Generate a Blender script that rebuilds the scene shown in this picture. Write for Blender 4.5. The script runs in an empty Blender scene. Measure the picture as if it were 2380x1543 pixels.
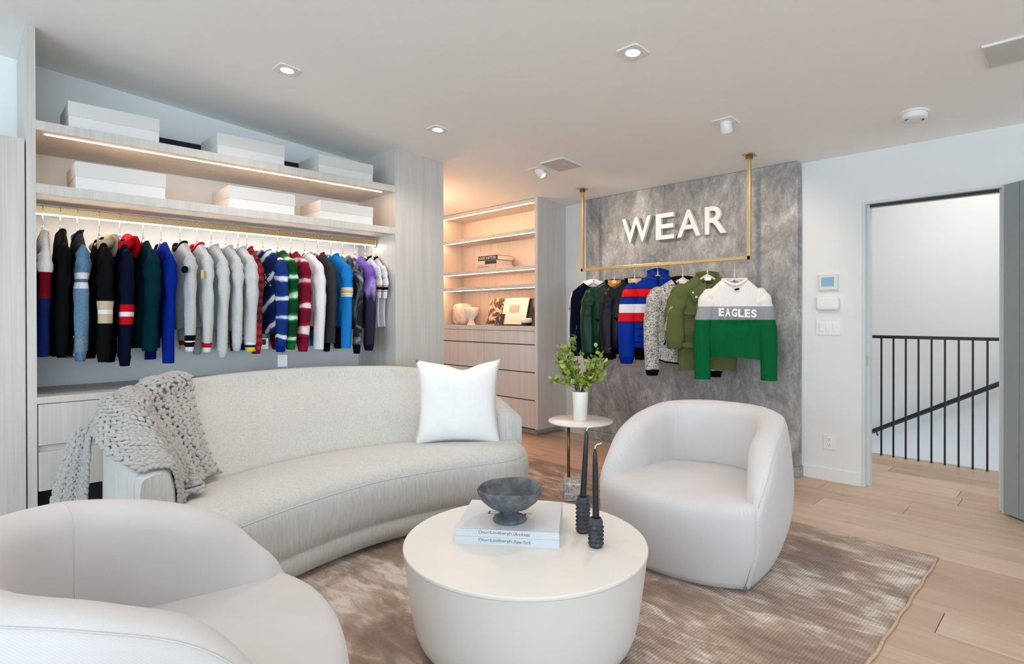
import bpy, bmesh, math, random
from mathutils import Vector, Matrix, noise
random.seed(11)
PI = math.pi
S = bpy.context.scene
C = S.collection

# ------------------------------------------------------------------ camera
cam_d = bpy.data.cameras.new('camera')
cam = bpy.data.objects.new('camera', cam_d)
C.objects.link(cam)
S.camera = cam
cam_d.sensor_width = 36.0
cam_d.lens = 1324.26 / 2380 * 36.0
cam_d.shift_y = -(771.5 - 738.99) / 2380
cam_d.clip_start = 0.05
YAW, PITCH, ROLL = 0.79948761, -0.0041119982, -0.00161153815
_f = Vector((math.cos(YAW) * math.cos(PITCH), math.sin(YAW) * math.cos(PITCH), math.sin(PITCH)))
_r0 = Vector((math.sin(YAW), -math.cos(YAW), 0))
_u0 = _r0.cross(_f)
_r = _r0 * math.cos(ROLL) + _u0 * math.sin(ROLL)
_u = -_r0 * math.sin(ROLL) + _u0 * math.cos(ROLL)
_m = Matrix((_r, _u, -_f)).transposed().to_4x4()
_m.translation = Vector((0, 0, 1.24))
cam.matrix_world = _m

# ------------------------------------------------------------------ world, exposure, window light
w = bpy.data.worlds.new('world')
S.world = w
w.use_nodes = True
w.node_tree.nodes['Background'].inputs[0].default_value = (0.78, 0.89, 1.0, 1)
w.node_tree.nodes['Background'].inputs[1].default_value = 1.0
S.view_settings.view_transform = 'Standard'
S.view_settings.look = 'None'
S.view_settings.gamma = 1.0
S.view_settings.use_curve_mapping = False
S.view_settings.exposure = 0.25
S.cycles.diffuse_bounces = 6
S.cycles.max_bounces = 10
S.cycles.sample_clamp_indirect = 6.0
S.cycles.caustics_reflective = False
S.cycles.caustics_refractive = False


def area(name, loc, direction, sx, sy, power, col, spread=None):
    l = bpy.data.lights.new(name, 'AREA')
    l.shape = 'RECTANGLE'
    l.size = sx
    l.size_y = sy
    l.energy = power
    l.color = col
    if spread:
        l.spread = spread
    o = bpy.data.objects.new(name, l)
    C.objects.link(o)
    o.location = loc
    o.rotation_euler = Vector(direction).to_track_quat('-Z', 'Y').to_euler()
    return o


DAY = (0.70, 0.88, 1.0)
area('window_daylight', (-4.04, -0.8, 1.45), (1, 0, 0.95), 7.0, 2.4, 205, DAY)
area('rear_window_daylight', (-1.3, -5.92, 1.4), (0, 1, 1.0), 5.2, 2.3, 190, DAY)
area('alcove_lamp', (3.25, 5.05, 1.95), (0.35, -0.25, 1), 0.3, 0.6, 7, (1.0, 0.58, 0.30))
area('stair_daylight_fill', (5.9, 0.6, 2.95), (0.1, 0, -1), 1.3, 2.6, 42, (1.0, 0.97, 0.92))  # added lamp under the closed hall ceiling, stands in for stair window daylight


# ------------------------------------------------------------------ material helpers
def srgb(r, g, b):
    f = lambda c: (c / 12.92) if c <= 0.04045 else ((c + 0.055) / 1.055) ** 2.4
    return (f(r / 255), f(g / 255), f(b / 255), 1)


class NT:
    def __init__(self, name, rough=0.6, metal=0.0):
        self.m = bpy.data.materials.new(name)
        self.m.use_nodes = True
        self.t = self.m.node_tree
        self.b = self.t.nodes['Principled BSDF']
        self.b.inputs['Roughness'].default_value = rough
        self.b.inputs['Metallic'].default_value = metal

    def n(self, kind, **kw):
        nd = self.t.nodes.new(kind)
        for k, v in kw.items():
            if k in nd.inputs:
                nd.inputs[k].default_value = v
            else:
                setattr(nd, k, v)
        return nd

    def l(self, a, b):
        self.t.links.new(a, b)

    def coord(self, scale=(1, 1, 1), kind='Object', loc=(0, 0, 0), rot=(0, 0, 0)):
        c = self.n('ShaderNodeTexCoord')
        mp = self.n('ShaderNodeMapping')
        mp.inputs['Scale'].default_value = scale
        mp.inputs['Location'].default_value = loc
        mp.inputs['Rotation'].default_value = rot
        self.l(c.outputs[kind], mp.inputs[0])
        return mp.outputs[0]

    def noise(self, vec, scale=5, detail=3, rough=0.5, dist=0.0):
        nd = self.n('ShaderNodeTexNoise')
        nd.inputs['Scale'].default_value = scale
        nd.inputs['Detail'].default_value = detail
        nd.inputs['Roughness'].default_value = rough
        nd.inputs['Distortion'].default_value = dist
        self.l(vec, nd.inputs['Vector'])
        return nd.outputs[0]

    def ramp(self, fac, stops, interp='LINEAR'):
        nd = self.n('ShaderNodeValToRGB')
        cr = nd.color_ramp
        cr.interpolation = interp
        while len(cr.elements) > 1:
            cr.elements.remove(cr.elements[-1])
        cr.elements[0].position = stops[0][0]
        cr.elements[0].color = stops[0][1]
        for p, c in stops[1:]:
            e = cr.elements.new(p)
            e.color = c
        self.l(fac, nd.inputs[0])
        return nd.outputs[0]

    def mix(self, fac, a, b, mode='MIX'):
        nd = self.n('ShaderNodeMix', data_type='RGBA', blend_type=mode)
        for sock, v in ((nd.inputs[0], fac), (nd.inputs[6], a), (nd.inputs[7], b)):
            if isinstance(v, bpy.types.NodeSocket):
                self.l(v, sock)
            else:
                sock.default_value = v
        return nd.outputs[2]

    def math(self, op, a, b=0.0, c=0.0):
        nd = self.n('ShaderNodeMath', operation=op)
        for sock, v in ((nd.inputs[0], a), (nd.inputs[1], b), (nd.inputs[2], c)):
            if isinstance(v, bpy.types.NodeSocket):
                self.l(v, sock)
            else:
                sock.default_value = v
        return nd.outputs[0]

    def sep(self, vec):
        nd = self.n('ShaderNodeSeparateXYZ')
        self.l(vec, nd.inputs[0])
        return nd.outputs

    def base(self, c):
        if isinstance(c, bpy.types.NodeSocket):
            self.l(c, self.b.inputs['Base Color'])
        else:
            self.b.inputs['Base Color'].default_value = c
        return self

    def bump(self, h, strength=0.2, dist=0.01):
        nd = self.n('ShaderNodeBump')
        nd.inputs['Strength'].default_value = strength
        nd.inputs['Distance'].default_value = dist
        self.l(h, nd.inputs['Height'])
        self.l(nd.outputs[0], self.b.inputs['Normal'])
        return self


def plain(name, col, rough=0.6, metal=0.0, vary=0.04, scale=8, bump=0.0, bscale=200):
    k = NT(name, rough, metal)
    v = k.coord()
    n1 = k.noise(v, scale, 3)
    lo = tuple(max(0, c * (1 - vary)) for c in col[:3]) + (1,)
    hi = tuple(min(1, c * (1 + vary)) for c in col[:3]) + (1,)
    k.base(k.ramp(n1, [(0.3, lo), (0.7, hi)]))
    if bump:
        k.bump(k.noise(v, bscale, 2), bump, 0.003)
    return k.m


def emit(name, col, strength):
    m = bpy.data.materials.new(name)
    m.use_nodes = True
    b = m.node_tree.nodes['Principled BSDF']
    b.inputs['Base Color'].default_value = (0.8, 0.8, 0.8, 1) if strength > 1 else (0.15, 0.28, 0.36, 1)
    b.inputs['Emission Color'].default_value = col
    b.inputs['Emission Strength'].default_value = strength
    return m


def veneer(name, c1, c2, c3):
    k = NT(name, 0.5)
    v = k.coord((9, 9, 0.55))
    n1 = k.noise(v, 2.2, 4, 0.6)
    v2 = k.coord((160, 160, 1.6))
    n2 = k.noise(v2, 1.0, 2)
    col = k.ramp(n1, [(0.3, c1), (0.52, c2), (0.75, c3)])
    fine = k.ramp(n2, [(0.35, (0.93, 0.93, 0.93, 1)), (0.65, (1, 1, 1, 1))])
    k.base(k.mix(1.0, col, fine, 'MULTIPLY'))
    k.bump(n2, 0.06, 0.002)
    return k.m


M = {}
M['wall'] = plain('wall_paint', (0.77, 0.785, 0.79), 0.75, vary=0.01, scale=3, bump=0.02)
M['wallw'] = plain('lightened_wall_paint', (0.88, 0.90, 0.91), 0.75, vary=0.01, scale=3)  # wall paint made lighter to stand in for light missing behind the clothes
M['ceil'] = plain('ceiling_paint', (0.93, 0.93, 0.915), 0.85, vary=0.008, scale=2)
M['veneer'] = veneer('pale_ash_veneer', srgb(203, 198, 193), srgb(211, 207, 202), srgb(217, 213, 209))
M['black'] = plain('black_gap', (0.006, 0.006, 0.006), 0.7)
M['white'] = plain('white_plastic', (0.82, 0.82, 0.82), 0.4, vary=0.01)
M['trimw'] = plain('white_trim', (0.80, 0.81, 0.81), 0.5, vary=0.01)
M['jamb'] = plain('grey_jamb', srgb(208, 215, 215), 0.5, vary=0.01)
M['door'] = plain('grey_door_paint', srgb(146, 156, 158), 0.5, vary=0.02)
M['steel'] = plain('black_steel', (0.008, 0.009, 0.010), 0.45)
M['boxw'] = plain('white_box_card', (0.80, 0.79, 0.78), 0.7, vary=0.01)
M['boxlid'] = plain('white_box_lid_card', (0.70, 0.69, 0.68), 0.7, vary=0.01)
M['chrome'] = plain('chrome', (0.75, 0.72, 0.68), 0.18, 1.0, vary=0.01)
M['hanger'] = plain('frosted_hanger', (0.62, 0.60, 0.57), 0.4, vary=0.02)
M['led'] = emit('warm_led', (1.0, 0.62, 0.36, 1), 34)
M['led3'] = emit('rail_led', (1.0, 0.84, 0.68, 1), 55)
M['led2'] = emit('warm_led_bookcase', (1.0, 0.46, 0.19, 1), 105)
M['lamp'] = emit('downlight_lens', (1.0, 0.86, 0.72, 1), 14)


def brass_mat(name, col, rough):
    k = NT(name, rough, 1.0)
    v = k.coord((60, 60, 2))
    n1 = k.noise(v, 3, 2)
    k.base(k.ramp(n1, [(0.3, tuple(c * 0.9 for c in col[:3]) + (1,)), (0.7, col)]))
    return k.m


M['brass'] = brass_mat('brushed_brass', (0.78, 0.56, 0.30, 1), 0.32)
M['darkbrass'] = brass_mat('aged_brass', (0.30, 0.19, 0.08, 1), 0.35)


# floor plank: colour from the object's own random number, grain along Y
def plank_mat():
    k = NT('oak_plank', 0.42)
    oi = k.n('ShaderNodeObjectInfo')
    tc = k.n('ShaderNodeTexCoord')
    add = k.n('ShaderNodeVectorMath', operation='MULTIPLY_ADD')
    k.l(oi.outputs['Random'], add.inputs[0])
    add.inputs[1].default_value = (37, 61, 13)
    k.l(tc.outputs['Object'], add.inputs[2])
    mp = k.n('ShaderNodeMapping')
    mp.inputs['Scale'].default_value = (14, 0.9, 1)
    k.l(add.outputs[0], mp.inputs[0])
    n1 = k.noise(mp.outputs[0], 1.3, 5, 0.62, 0.6)
    mp2 = k.n('ShaderNodeMapping')
    mp2.inputs['Scale'].default_value = (3.0, 0.8, 1)
    k.l(add.outputs[0], mp2.inputs[0])
    n2 = k.noise(mp2.outputs[0], 1.5, 3, 0.5, 0.8)
    mp3 = k.n('ShaderNodeMapping')
    mp3.inputs['Scale'].default_value = (9.0, 3.2, 1)
    k.l(add.outputs[0], mp3.inputs[0])
    n3 = k.noise(mp3.outputs[0], 1.0, 1, 0.4)
    base = k.ramp(oi.outputs['Random'], [(0.0, srgb(188, 158, 136)), (0.5, srgb(199, 170, 147)), (1.0, srgb(207, 182, 160))])
    grain = k.ramp(n1, [(0.25, (0.80, 0.78, 0.76, 1)), (0.55, (1, 1, 1, 1)), (0.8, (1.0, 0.99, 0.97, 1))])
    c = k.mix(1.0, base, grain, 'MULTIPLY')
    blot = k.ramp(n2, [(0.3, (0.88, 0.85, 0.83, 1)), (0.6, (1, 1, 1, 1))])
    c = k.mix(1.0, c, blot, 'MULTIPLY')
    knot = k.ramp(n3, [(0.72, (1, 1, 1, 1)), (0.80, (0.62, 0.52, 0.46, 1))])
    c = k.mix(1.0, c, knot, 'MULTIPLY')
    k.base(c)
    k.bump(n1, 0.05, 0.003)
    return k.m


M['plank'] = plank_mat()
M['subfloor'] = plain('dark_joint', (0.16, 0.115, 0.09), 0.8)


def rug_mat():
    k = NT('woven_viscose_rug', 0.85)
    v = k.coord((1, 1, 1))
    n1 = k.noise(k.coord((1.7, 0.8, 1)), 1.5, 5, 0.62, 0.5)
    n2 = k.noise(k.coord((9, 3.2, 1)), 1.6, 5, 0.65, 0.9)
    wv = k.n('ShaderNodeTexWave', wave_type='BANDS', bands_direction='Y')
    wv.inputs['Scale'].default_value = 26
    wv.inputs['Distortion'].default_value = 1.6
    wv.inputs['Detail'].default_value = 2
    wv.inputs['Detail Scale'].default_value = 2.5
    k.l(v, wv.inputs['Vector'])
    dots = k.noise(k.coord((150, 260, 1)), 1, 1)
    s = k.math('ADD', k.math('MULTIPLY', n1, 0.62), k.math('MULTIPLY', n2, 0.38))
    col = k.ramp(s, [(0.40, srgb(128, 102, 84)), (0.485, srgb(158, 132, 112)), (0.53, srgb(182, 160, 143)), (0.575, srgb(214, 200, 190)), (0.64, srgb(228, 218, 211))])
    rib = k.ramp(wv.outputs['Fac'], [(0.1, (0.74, 0.72, 0.70, 1)), (0.6, (1.04, 1.03, 1.02, 1))])
    fl = k.ramp(dots, [(0.35, (0.82, 0.81, 0.80, 1)), (0.7, (1.08, 1.07, 1.05, 1))])
    c = k.mix(0.75, col, rib, 'MULTIPLY')
    c = k.mix(0.8, c, fl, 'MULTIPLY')
    k.base(c)
    h = k.math('ADD', k.math('MULTIPLY', wv.outputs['Fac'], 0.6), dots)
    k.bump(h, 0.5, 0.004)
    k.b.inputs['Sheen Weight'].default_value = 0.25
    return k.m


M['rug'] = rug_mat()


def sofa_mat():
    k = NT('slubbed_linen', 0.9)
    a = k.noise(k.coord((70, 70, 5)), 1.6, 3, 0.6)
    b = k.noise(k.coord((220, 220, 12)), 1.2, 2)
    c = k.noise(k.coord((3, 3, 3)), 1, 2)
    col = k.ramp(a, [(0.25, srgb(184, 184, 182)), (0.5, srgb(198, 198, 196)), (0.8, srgb(208, 208, 206))])
    f2 = k.ramp(b, [(0.3, (0.92, 0.92, 0.92, 1)), (0.7, (1, 1, 1, 1))])
    f3 = k.ramp(c, [(0.3, (0.96, 0.96, 0.95, 1)), (0.7, (1, 1, 1, 1))])
    k.base(k.mix(1.0, k.mix(1.0, col, f2, 'MULTIPLY'), f3, 'MULTIPLY'))
    k.bump(a, 0.12, 0.003)
    k.b.inputs['Sheen Weight'].default_value = 0.2
    return k.m


def twill_mat():
    k = NT('pale_twill', 0.9)
    wv = k.n('ShaderNodeTexWave', wave_type='BANDS', bands_direction='DIAGONAL')
    wv.inputs['Scale'].default_value = 95
    wv.inputs['Distortion'].default_value = 0.4
    k.l(k.coord(), wv.inputs['Vector'])
    c = k.noise(k.coord(), 3, 2)
    col = k.ramp(c, [(0.3, srgb(199, 195, 195)), (0.7, srgb(207, 203, 203))])
    f = k.ramp(wv.outputs['Fac'], [(0.2, (0.955, 0.955, 0.955, 1)), (0.8, (1, 1, 1, 1))])
    k.base(k.mix(1.0, col, f, 'MULTIPLY'))
    k.bump(wv.outputs['Fac'], 0.05, 0.002)
    k.b.inputs['Sheen Weight'].default_value = 0.15
    return k.m


M['sofa'] = sofa_mat()
M['twill'] = twill_mat()
M['seam'] = plain('seam_thread', srgb(203, 198, 195), 0.9)


def concrete_mat():
    k = NT('trowelled_plaster', 0.8)
    a = k.noise(k.coord((1, 1.5, 1.0)), 1.7, 7, 0.72, 0.7)
    b = k.noise(k.coord((1, 4.2, 2.2)), 2.4, 7, 0.74, 1.2)
    c = k.noise(k.coord((1, 13, 8)), 2.0, 6, 0.75, 1.4)
    s = k.math('ADD', k.math('ADD', k.math('MULTIPLY', a, 0.52), k.math('MULTIPLY', b, 0.30)), k.math('MULTIPLY', c, 0.18))
    col = k.ramp(s, [(0.37, srgb(104, 106, 108)), (0.45, srgb(134, 135, 136)), (0.51, srgb(156, 156, 155)), (0.57, srgb(182, 181, 180)), (0.64, srgb(216, 216, 215))])
    k.base(col)
    k.bump(k.math('ADD', b, c), 0.2, 0.005)
    return k.m


M['concrete'] = concrete_mat()


def marble_mat():
    k = NT('grey_marble', 0.25)
    a = k.noise(k.coord((1, 1, 1)), 9, 6, 0.7, 2.2)
    col = k.ramp(a, [(0.36, srgb(226, 226, 226)), (0.48, srgb(196, 196, 198)), (0.52, srgb(120, 120, 122)), (0.56, srgb(190, 190, 192)), (0.7, srgb(222, 222, 222))])
    return k.base(col).m


M['marble'] = marble_mat()


def speckle(name, base, dark, light, scale=60):
    k = NT(name, 0.75)
    v = k.coord()
    a = k.noise(v, scale, 4, 0.7)
    b = k.noise(v, scale * 0.15, 3, 0.6)
    c1 = k.ramp(a, [(0.33, dark), (0.5, base), (0.68, light)])
    f = k.ramp(b, [(0.3, (0.8, 0.8, 0.8, 1)), (0.7, (1.1, 1.1, 1.1, 1))])
    k.base(k.mix(1.0, c1, f, 'MULTIPLY'))
    k.bump(a, 0.05, 0.001)
    return k.m


M['lava'] = speckle('dark_cast_stone', srgb(58, 61, 65), srgb(42, 44, 47), srgb(84, 88, 92), 70)
M['bowl'] = speckle('grey_wash_metal', srgb(92, 96, 100), srgb(70, 74, 78), srgb(118, 122, 126), 16)
M['pinkstone'] = speckle('pale_pink_stone', srgb(228, 212, 202), srgb(205, 170, 152), srgb(238, 230, 224), 14)
M['wax'] = plain('black_wax', (0.012, 0.013, 0.014), 0.3)
M['wick'] = plain('white_wick', (0.85, 0.85, 0.83), 0.8)
M['yarn'] = plain('grey_wool_yarn', srgb(176, 174, 171), 0.95, vary=0.1, scale=60, bump=0.3, bscale=500)
M['cushion'] = plain('white_linen', (0.84, 0.84, 0.83), 0.9, vary=0.015, scale=30, bump=0.06, bscale=400)
M['table'] = plain('cream_lacquer', srgb(222, 218, 213), 0.45, vary=0.006, scale=2)
M['ceramic'] = plain('white_ceramic', (0.82, 0.81, 0.80), 0.3, vary=0.01)
M['tabletop'] = plain('white_marble_top', (0.80, 0.77, 0.75), 0.25, vary=0.02)
M['bookgrey'] = plain('pale_grey_cover', srgb(200, 207, 213), 0.5, vary=0.01)
M['paper'] = plain('book_pages', srgb(236, 228, 220), 0.8, vary=0.03, scale=120)
M['ink'] = plain('grey_ink', srgb(84, 88, 92), 0.7)
M['twig'] = plain('twig_bark', srgb(72, 52, 42), 0.8, vary=0.2)
M['screen'] = emit('thermostat_screen', (0.25, 0.50, 0.66, 1), 0.25)
M['slot'] = plain('dark_slot', (0.03, 0.03, 0.03), 0.6)


# ------------------------------------------------------------------ mesh helpers
def obj(name, verts, faces, mat, parent=None, smooth=True, loc=None, rot=None, uvless=True):
    me = bpy.data.meshes.new(name)
    me.from_pydata([tuple(v) for v in verts], [], faces)
    bm = bmesh.new()
    bm.from_mesh(me)
    bmesh.ops.recalc_face_normals(bm, faces=bm.faces)
    bm.to_mesh(me)
    bm.free()
    return link(name, me, mat, parent, smooth, loc, rot)


def link(name, me, mat, parent=None, smooth=True, loc=None, rot=None):
    if mat is not None and not me.materials:
        me.materials.append(mat)
    if smooth:
        me.polygons.foreach_set('use_smooth', [True] * len(me.polygons))
    o = bpy.data.objects.new(name, me)
    C.objects.link(o)
    if parent:
        o.parent = parent
    if loc is not None:
        o.location = loc
    if rot is not None:
        o.rotation_euler = rot
    return o


def sharp(o, ang=40):
    me = o.data
    bm = bmesh.new()
    bm.from_mesh(me)
    for e in bm.edges:
        if len(e.link_faces) == 2 and e.calc_face_angle(0) > math.radians(ang):
            e.smooth = False
    bm.to_mesh(me)
    bm.free()
    return o


def empty(name, loc=(0, 0, 0), rz=0.0):
    o = bpy.data.objects.new(name, None)
    C.objects.link(o)
    o.empty_display_size = 0.1
    o.location = loc
    o.rotation_euler = (0, 0, rz)
    return o


def tag(o, label, cat, group=None):
    o['label'] = label
    o['category'] = cat
    if group:
        o['group'] = group
    return o


def struct(o):
    o['kind'] = 'structure'
    return o


def boxbm(bm, x0, x1, y0, y1, z0, z1):
    vs = [bm.verts.new(p) for p in ((x0, y0, z0), (x1, y0, z0), (x1, y1, z0), (x0, y1, z0), (x0, y0, z1), (x1, y0, z1), (x1, y1, z1), (x0, y1, z1))]
    for f in ((0, 3, 2, 1), (4, 5, 6, 7), (0, 1, 5, 4), (1, 2, 6, 5), (2, 3, 7, 6), (3, 0, 4, 7)):
        bm.faces.new([vs[i] for i in f])


def box(name, x0, x1, y0, y1, z0, z1, mat, parent=None, bev=0.0, seg=2, loc=None, rot=None):
    bm = bmesh.new()
    boxbm(bm, x0, x1, y0, y1, z0, z1)
    if bev:
        bmesh.ops.bevel(bm, geom=list(bm.edges), offset=bev, segments=seg, affect='EDGES', profile=0.5)
    me = bpy.data.meshes.new(name)
    bm.to_mesh(me)
    bm.free()
    return link(name, me, mat, parent, False, loc, rot)


def boxes(name, lst, mat, parent=None):
    bm = bmesh.new()
    for b in lst:
        boxbm(bm, *b)
    me = bpy.data.meshes.new(name)
    bm.to_mesh(me)
    bm.free()
    return link(name, me, mat, parent, False)


def loftdata(rings, closed=True, cap0=True, cap1=True):
    n = len(rings[0])
    V = [p for r in rings for p in r]
    F = []
    for i in range(len(rings) - 1):
        for j in range(n if closed else n - 1):
            k = (j + 1) % n
            F.append((i * n + j, i * n + k, (i + 1) * n + k, (i + 1) * n + j))
    if cap0:
        F.append(tuple(range(n)))
    if cap1:
        F.append(tuple((len(rings) - 1) * n + j for j in range(n)))
    return V, F


def loft(name, rings, mat, parent=None, closed=True, cap0=True, cap1=True, smooth=True, loc=None, rot=None):
    V, F = loftdata(rings, closed, cap0, cap1)
    return obj(name, V, F, mat, parent, smooth, loc, rot)


def lathe(name, prof, mat, parent=None, n=40, loc=None, rot=None, cap0=True, cap1=True, fx=None):
    rings = []
    for r, z in prof:
        ring = []
        for i in range(n):
            a = 2 * PI * i / n
            p = Vector((r * math.cos(a), r * math.sin(a), z))
            if fx:
                p = fx(p)
            ring.append(p)
        rings.append(ring)
    return loft(name, rings, mat, parent, True, cap0, cap1, True, loc, rot)


def tubedata(path, rad, n=8):
    pts = [Vector(p) for p in path]
    rings = []
    prev = None
    for i, p in enumerate(pts):
        d = (pts[min(i + 1, len(pts) - 1)] - pts[max(i - 1, 0)]).normalized()
        ref = prev if prev is not None else (Vector((0, 0, 1)) if abs(d.z) < 0.9 else Vector((1, 0, 0)))
        a = (ref - d * ref.dot(d)).normalized()
        prev = a
        b = d.cross(a)
        r = rad[i] if isinstance(rad, (list, tuple)) else rad
        rings.append([p + (a * math.cos(2 * PI * j / n) + b * math.sin(2 * PI * j / n)) * r for j in range(n)])
    return loftdata(rings)


def tube(name, path, rad, mat, parent=None, n=8, loc=None, rot=None):
    V, F = tubedata(path, rad, n)
    return obj(name, V, F, mat, parent, True, loc, rot)


def join(datas):
    V, F = [], []
    for v, f in datas:
        b = len(V)
        V += list(v)
        F += [tuple(i + b for i in q) for q in f]
    return V, F


def text(name, body, size, extrude, mat, parent=None, mtx=None, shear=0.0, offset=0.0, align='CENTER', fit=None):
    cu = bpy.data.curves.new(name, 'FONT')
    cu.body = body
    cu.size = size
    cu.extrude = extrude
    cu.shear = shear
    cu.offset = offset
    cu.align_x = align
    cu.resolution_u = 4
    tmp = bpy.data.objects.new(name, cu)
    C.objects.link(tmp)
    bpy.context.view_layer.update()
    dg = bpy.context.evaluated_depsgraph_get()
    me = bpy.data.meshes.new_from_object(tmp.evaluated_get(dg))
    bpy.data.objects.remove(tmp)
    bpy.data.curves.remove(cu)
    me.materials.clear()
    if fit:
        xs = [v.co.x for v in me.vertices]
        ys = [v.co.y for v in me.vertices]
        x0, x1, y0, y1 = min(xs), max(xs), min(ys), max(ys)
        W, H = fit
        for v in me.vertices:
            v.co.x = (v.co.x - x0) / (x1 - x0) * W
            v.co.y = (v.co.y - y0) / (y1 - y0) * H
    if mtx is not None:
        me.transform(mtx)
    return link(name, me, mat, parent, False)


def cr(pts, n):
    """Catmull-Rom through the points, n samples per span"""
    P = [Vector(p) for p in pts]
    P = [P[0] * 2 - P[1]] + P + [P[-1] * 2 - P[-2]]
    out = []
    for i in range(1, len(P) - 2):
        for k in range(n):
            t = k / n
            a, b, c, d = P[i - 1], P[i], P[i + 1], P[i + 2]
            out.append(0.5 * ((2 * b) + (c - a) * t + (2 * a - 5 * b + 4 * c - d) * t * t + (3 * b - 3 * c + d - a) * t ** 3))
    out.append(P[-2])
    return out


def resample(pts, n):
    L = [0.0]
    for a, b in zip(pts, pts[1:]):
        L.append(L[-1] + (b - a).length)
    out = []
    j = 0
    for i in range(n):
        s = L[-1] * i / (n - 1)
        while j < len(L) - 2 and L[j + 1] < s:
            j += 1
        t = (s - L[j]) / max(1e-9, L[j + 1] - L[j])
        out.append(pts[j].lerp(pts[j + 1], min(1, t)))
    return out


def lerp(a, b, t):
    return a + (b - a) * t


def curve1(pts, x):
    """piecewise linear with smooth steps"""
    if x <= pts[0][0]:
        return pts[0][1]
    for (a, va), (b, vb) in zip(pts, pts[1:]):
        if x <= b:
            t = (x - a) / (b - a)
            return lerp(va, vb, t)
    return pts[-1][1]


# ------------------------------------------------------------------ the room
XW = 4.686            # door wall
CZ = lambda x: 2.414 + 0.083 * (XW - x)
PW, PX0 = 0.2125, 2.731

fl = struct(obj('floor', [], [], None))
bpy.data.objects.remove(fl)
fl = struct(box('floor', -4.2, 5.915, -6.1, 5.75, -0.06, -0.014, M['subfloor']))
lens = [1.55, 1.9, 2.2]
pm = []
for L in lens:
    bm = bmesh.new()
    boxbm(bm, 0.0015, PW - 0.0015, 0.0012, L - 0.0012, -0.014, 0)
    bmesh.ops.bevel(bm, geom=[e for e in bm.edges if all(v.co.z > -0.001 for v in e.verts)], offset=0.0016, segments=1, affect='EDGES')
    me = bpy.data.meshes.new('plank')
    bm.to_mesh(me)
    bm.free()
    me.materials.append(M['plank'])
    pm.append(me)
k0 = math.floor((-2.2 - PX0) / PW)
k1 = math.ceil((5.9 - PX0) / PW)
fixed = {0: 0.443, 7: 0.85, 9: 0.635, 3: 1.02, -1: -0.6, 2: -0.35, 5: 0.12, 4: 1.9, 1: 1.55, 6: -0.9, 8: -0.5}
for k in range(k0, k1):
    x = PX0 + k * PW
    if x + PW > 5.93:
        continue
    y0 = fixed.get(k, random.uniform(-0.9, 0.9))
    i = random.randrange(3)
    ys = []
    y = y0
    while y < 5.72:
        i = random.choice([0, 1, 2])
        ys.append((y, i))
        y += lens[i]
    y = y0
    while y > -2.66:
        i = random.choice([0, 1, 2])
        y -= lens[i]
        ys.append((y, i))
    for y, i in ys:
        if y + lens[i] > 5.8 and y > 5.3:
            continue
        p = bpy.data.objects.new('plank', pm[i])
        C.objects.link(p)
        p.parent = fl
        p.location = (x, y, 0)

# ceiling: slab that falls towards the door wall
xa, xb = -4.2, XW + 0.12
V = []
for x in (xa, xb):
    for y in (-6.1, 5.75):
        V += [(x, y, CZ(x)), (x, y, CZ(x) + 0.12)]
struct(obj('ceiling', V, [(0, 2, 6, 4), (1, 5, 7, 3), (0, 4, 5, 1), (2, 3, 7, 6), (0, 1, 3, 2), (4, 6, 7, 5)], M['ceil'], smooth=False))
struct(box('ceiling_hall', XW + 0.1, 7.1, -1.6, 3.0, 3.0, 3.1, M['ceil']))

# door wall with opening
DY0, DY1, DZ = 0.405, 1.183, 2.051
struct(boxes('wall_right', [(XW, XW + 0.12, DY1, 5.75, 0, 2.46), (XW, XW + 0.12, -6.1, DY0, 0, 2.46), (XW, XW + 0.12, DY0, DY1, DZ, 2.46)], M['wall']))
struct(box('wall_back', 3.0, XW, 5.65, 5.75, 0, 3.1, M['wall']))
struct(boxes('wall_wardrobe', [(-4.2, 3.01, 4.535, 4.62, 0, 3.2)], M['wallw']))
# window walls behind and to the left of the viewpoint (openings let the daylight in)
wl = struct(boxes('wall_left', [(-4.2, -4.1, -6.1, -4.4, 0, 3.25), (-4.2, -4.1, 2.8, 4.53, 0, 3.25), (-4.2, -4.1, -4.4, 2.8, 0, 0.2), (-4.2, -4.1, -4.4, 2.8, 2.7, 3.25)], M['wall']))
wf = struct(boxes('wall_front', [(-4.1, -3.95, -6.1, -5.98, 0, 3.2), (1.35, XW, -6.1, -5.98, 0, 3.0), (-3.95, 1.35, -6.1, -5.98, 0, 0.2), (-3.95, 1.35, -6.1, -5.98, 2.6, 3.2)], M['wall']))
w1 = struct(boxes('window_1', [(-4.18, -4.12, y - 0.025, y + 0.025, 0.2, 2.7) for y in (-4.375, -2.6, -0.8, 1.0, 2.775)] + [(-4.18, -4.12, -4.35, 2.75, z - 0.025, z + 0.025) for z in (0.225, 2.675)], M['steel']))
w2 = struct(boxes('window_2', [(x - 0.025, x + 0.025, -6.07, -6.01, 0.2, 2.6) for x in (-3.925, -2.2, -0.4, 1.325)] + [(-3.9, 1.3, -6.07, -6.01, z - 0.025, z + 0.025) for z in (0.225, 2.575)], M['steel']))

# stair hall beyond the door
struct(box('wall_stair', 6.9, 7.0, -1.6, 3.0, -2.6, 3.1, M['wall']))
struct(boxes('wall_hall', [(XW + 0.12, 6.9, 2.9, 3.0, -2.6, 3.1), (XW + 0.12, 6.9, -1.6, -1.5, -2.6, 3.1), (XW + 0.1, XW + 0.14, -1.6, 3.0, 2.4, 3.1)], M['wall']))
struct(box('trim_1', 5.916, 5.935, -1.5, 2.9, -0.35, 0.0, M['trimw']))

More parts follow.
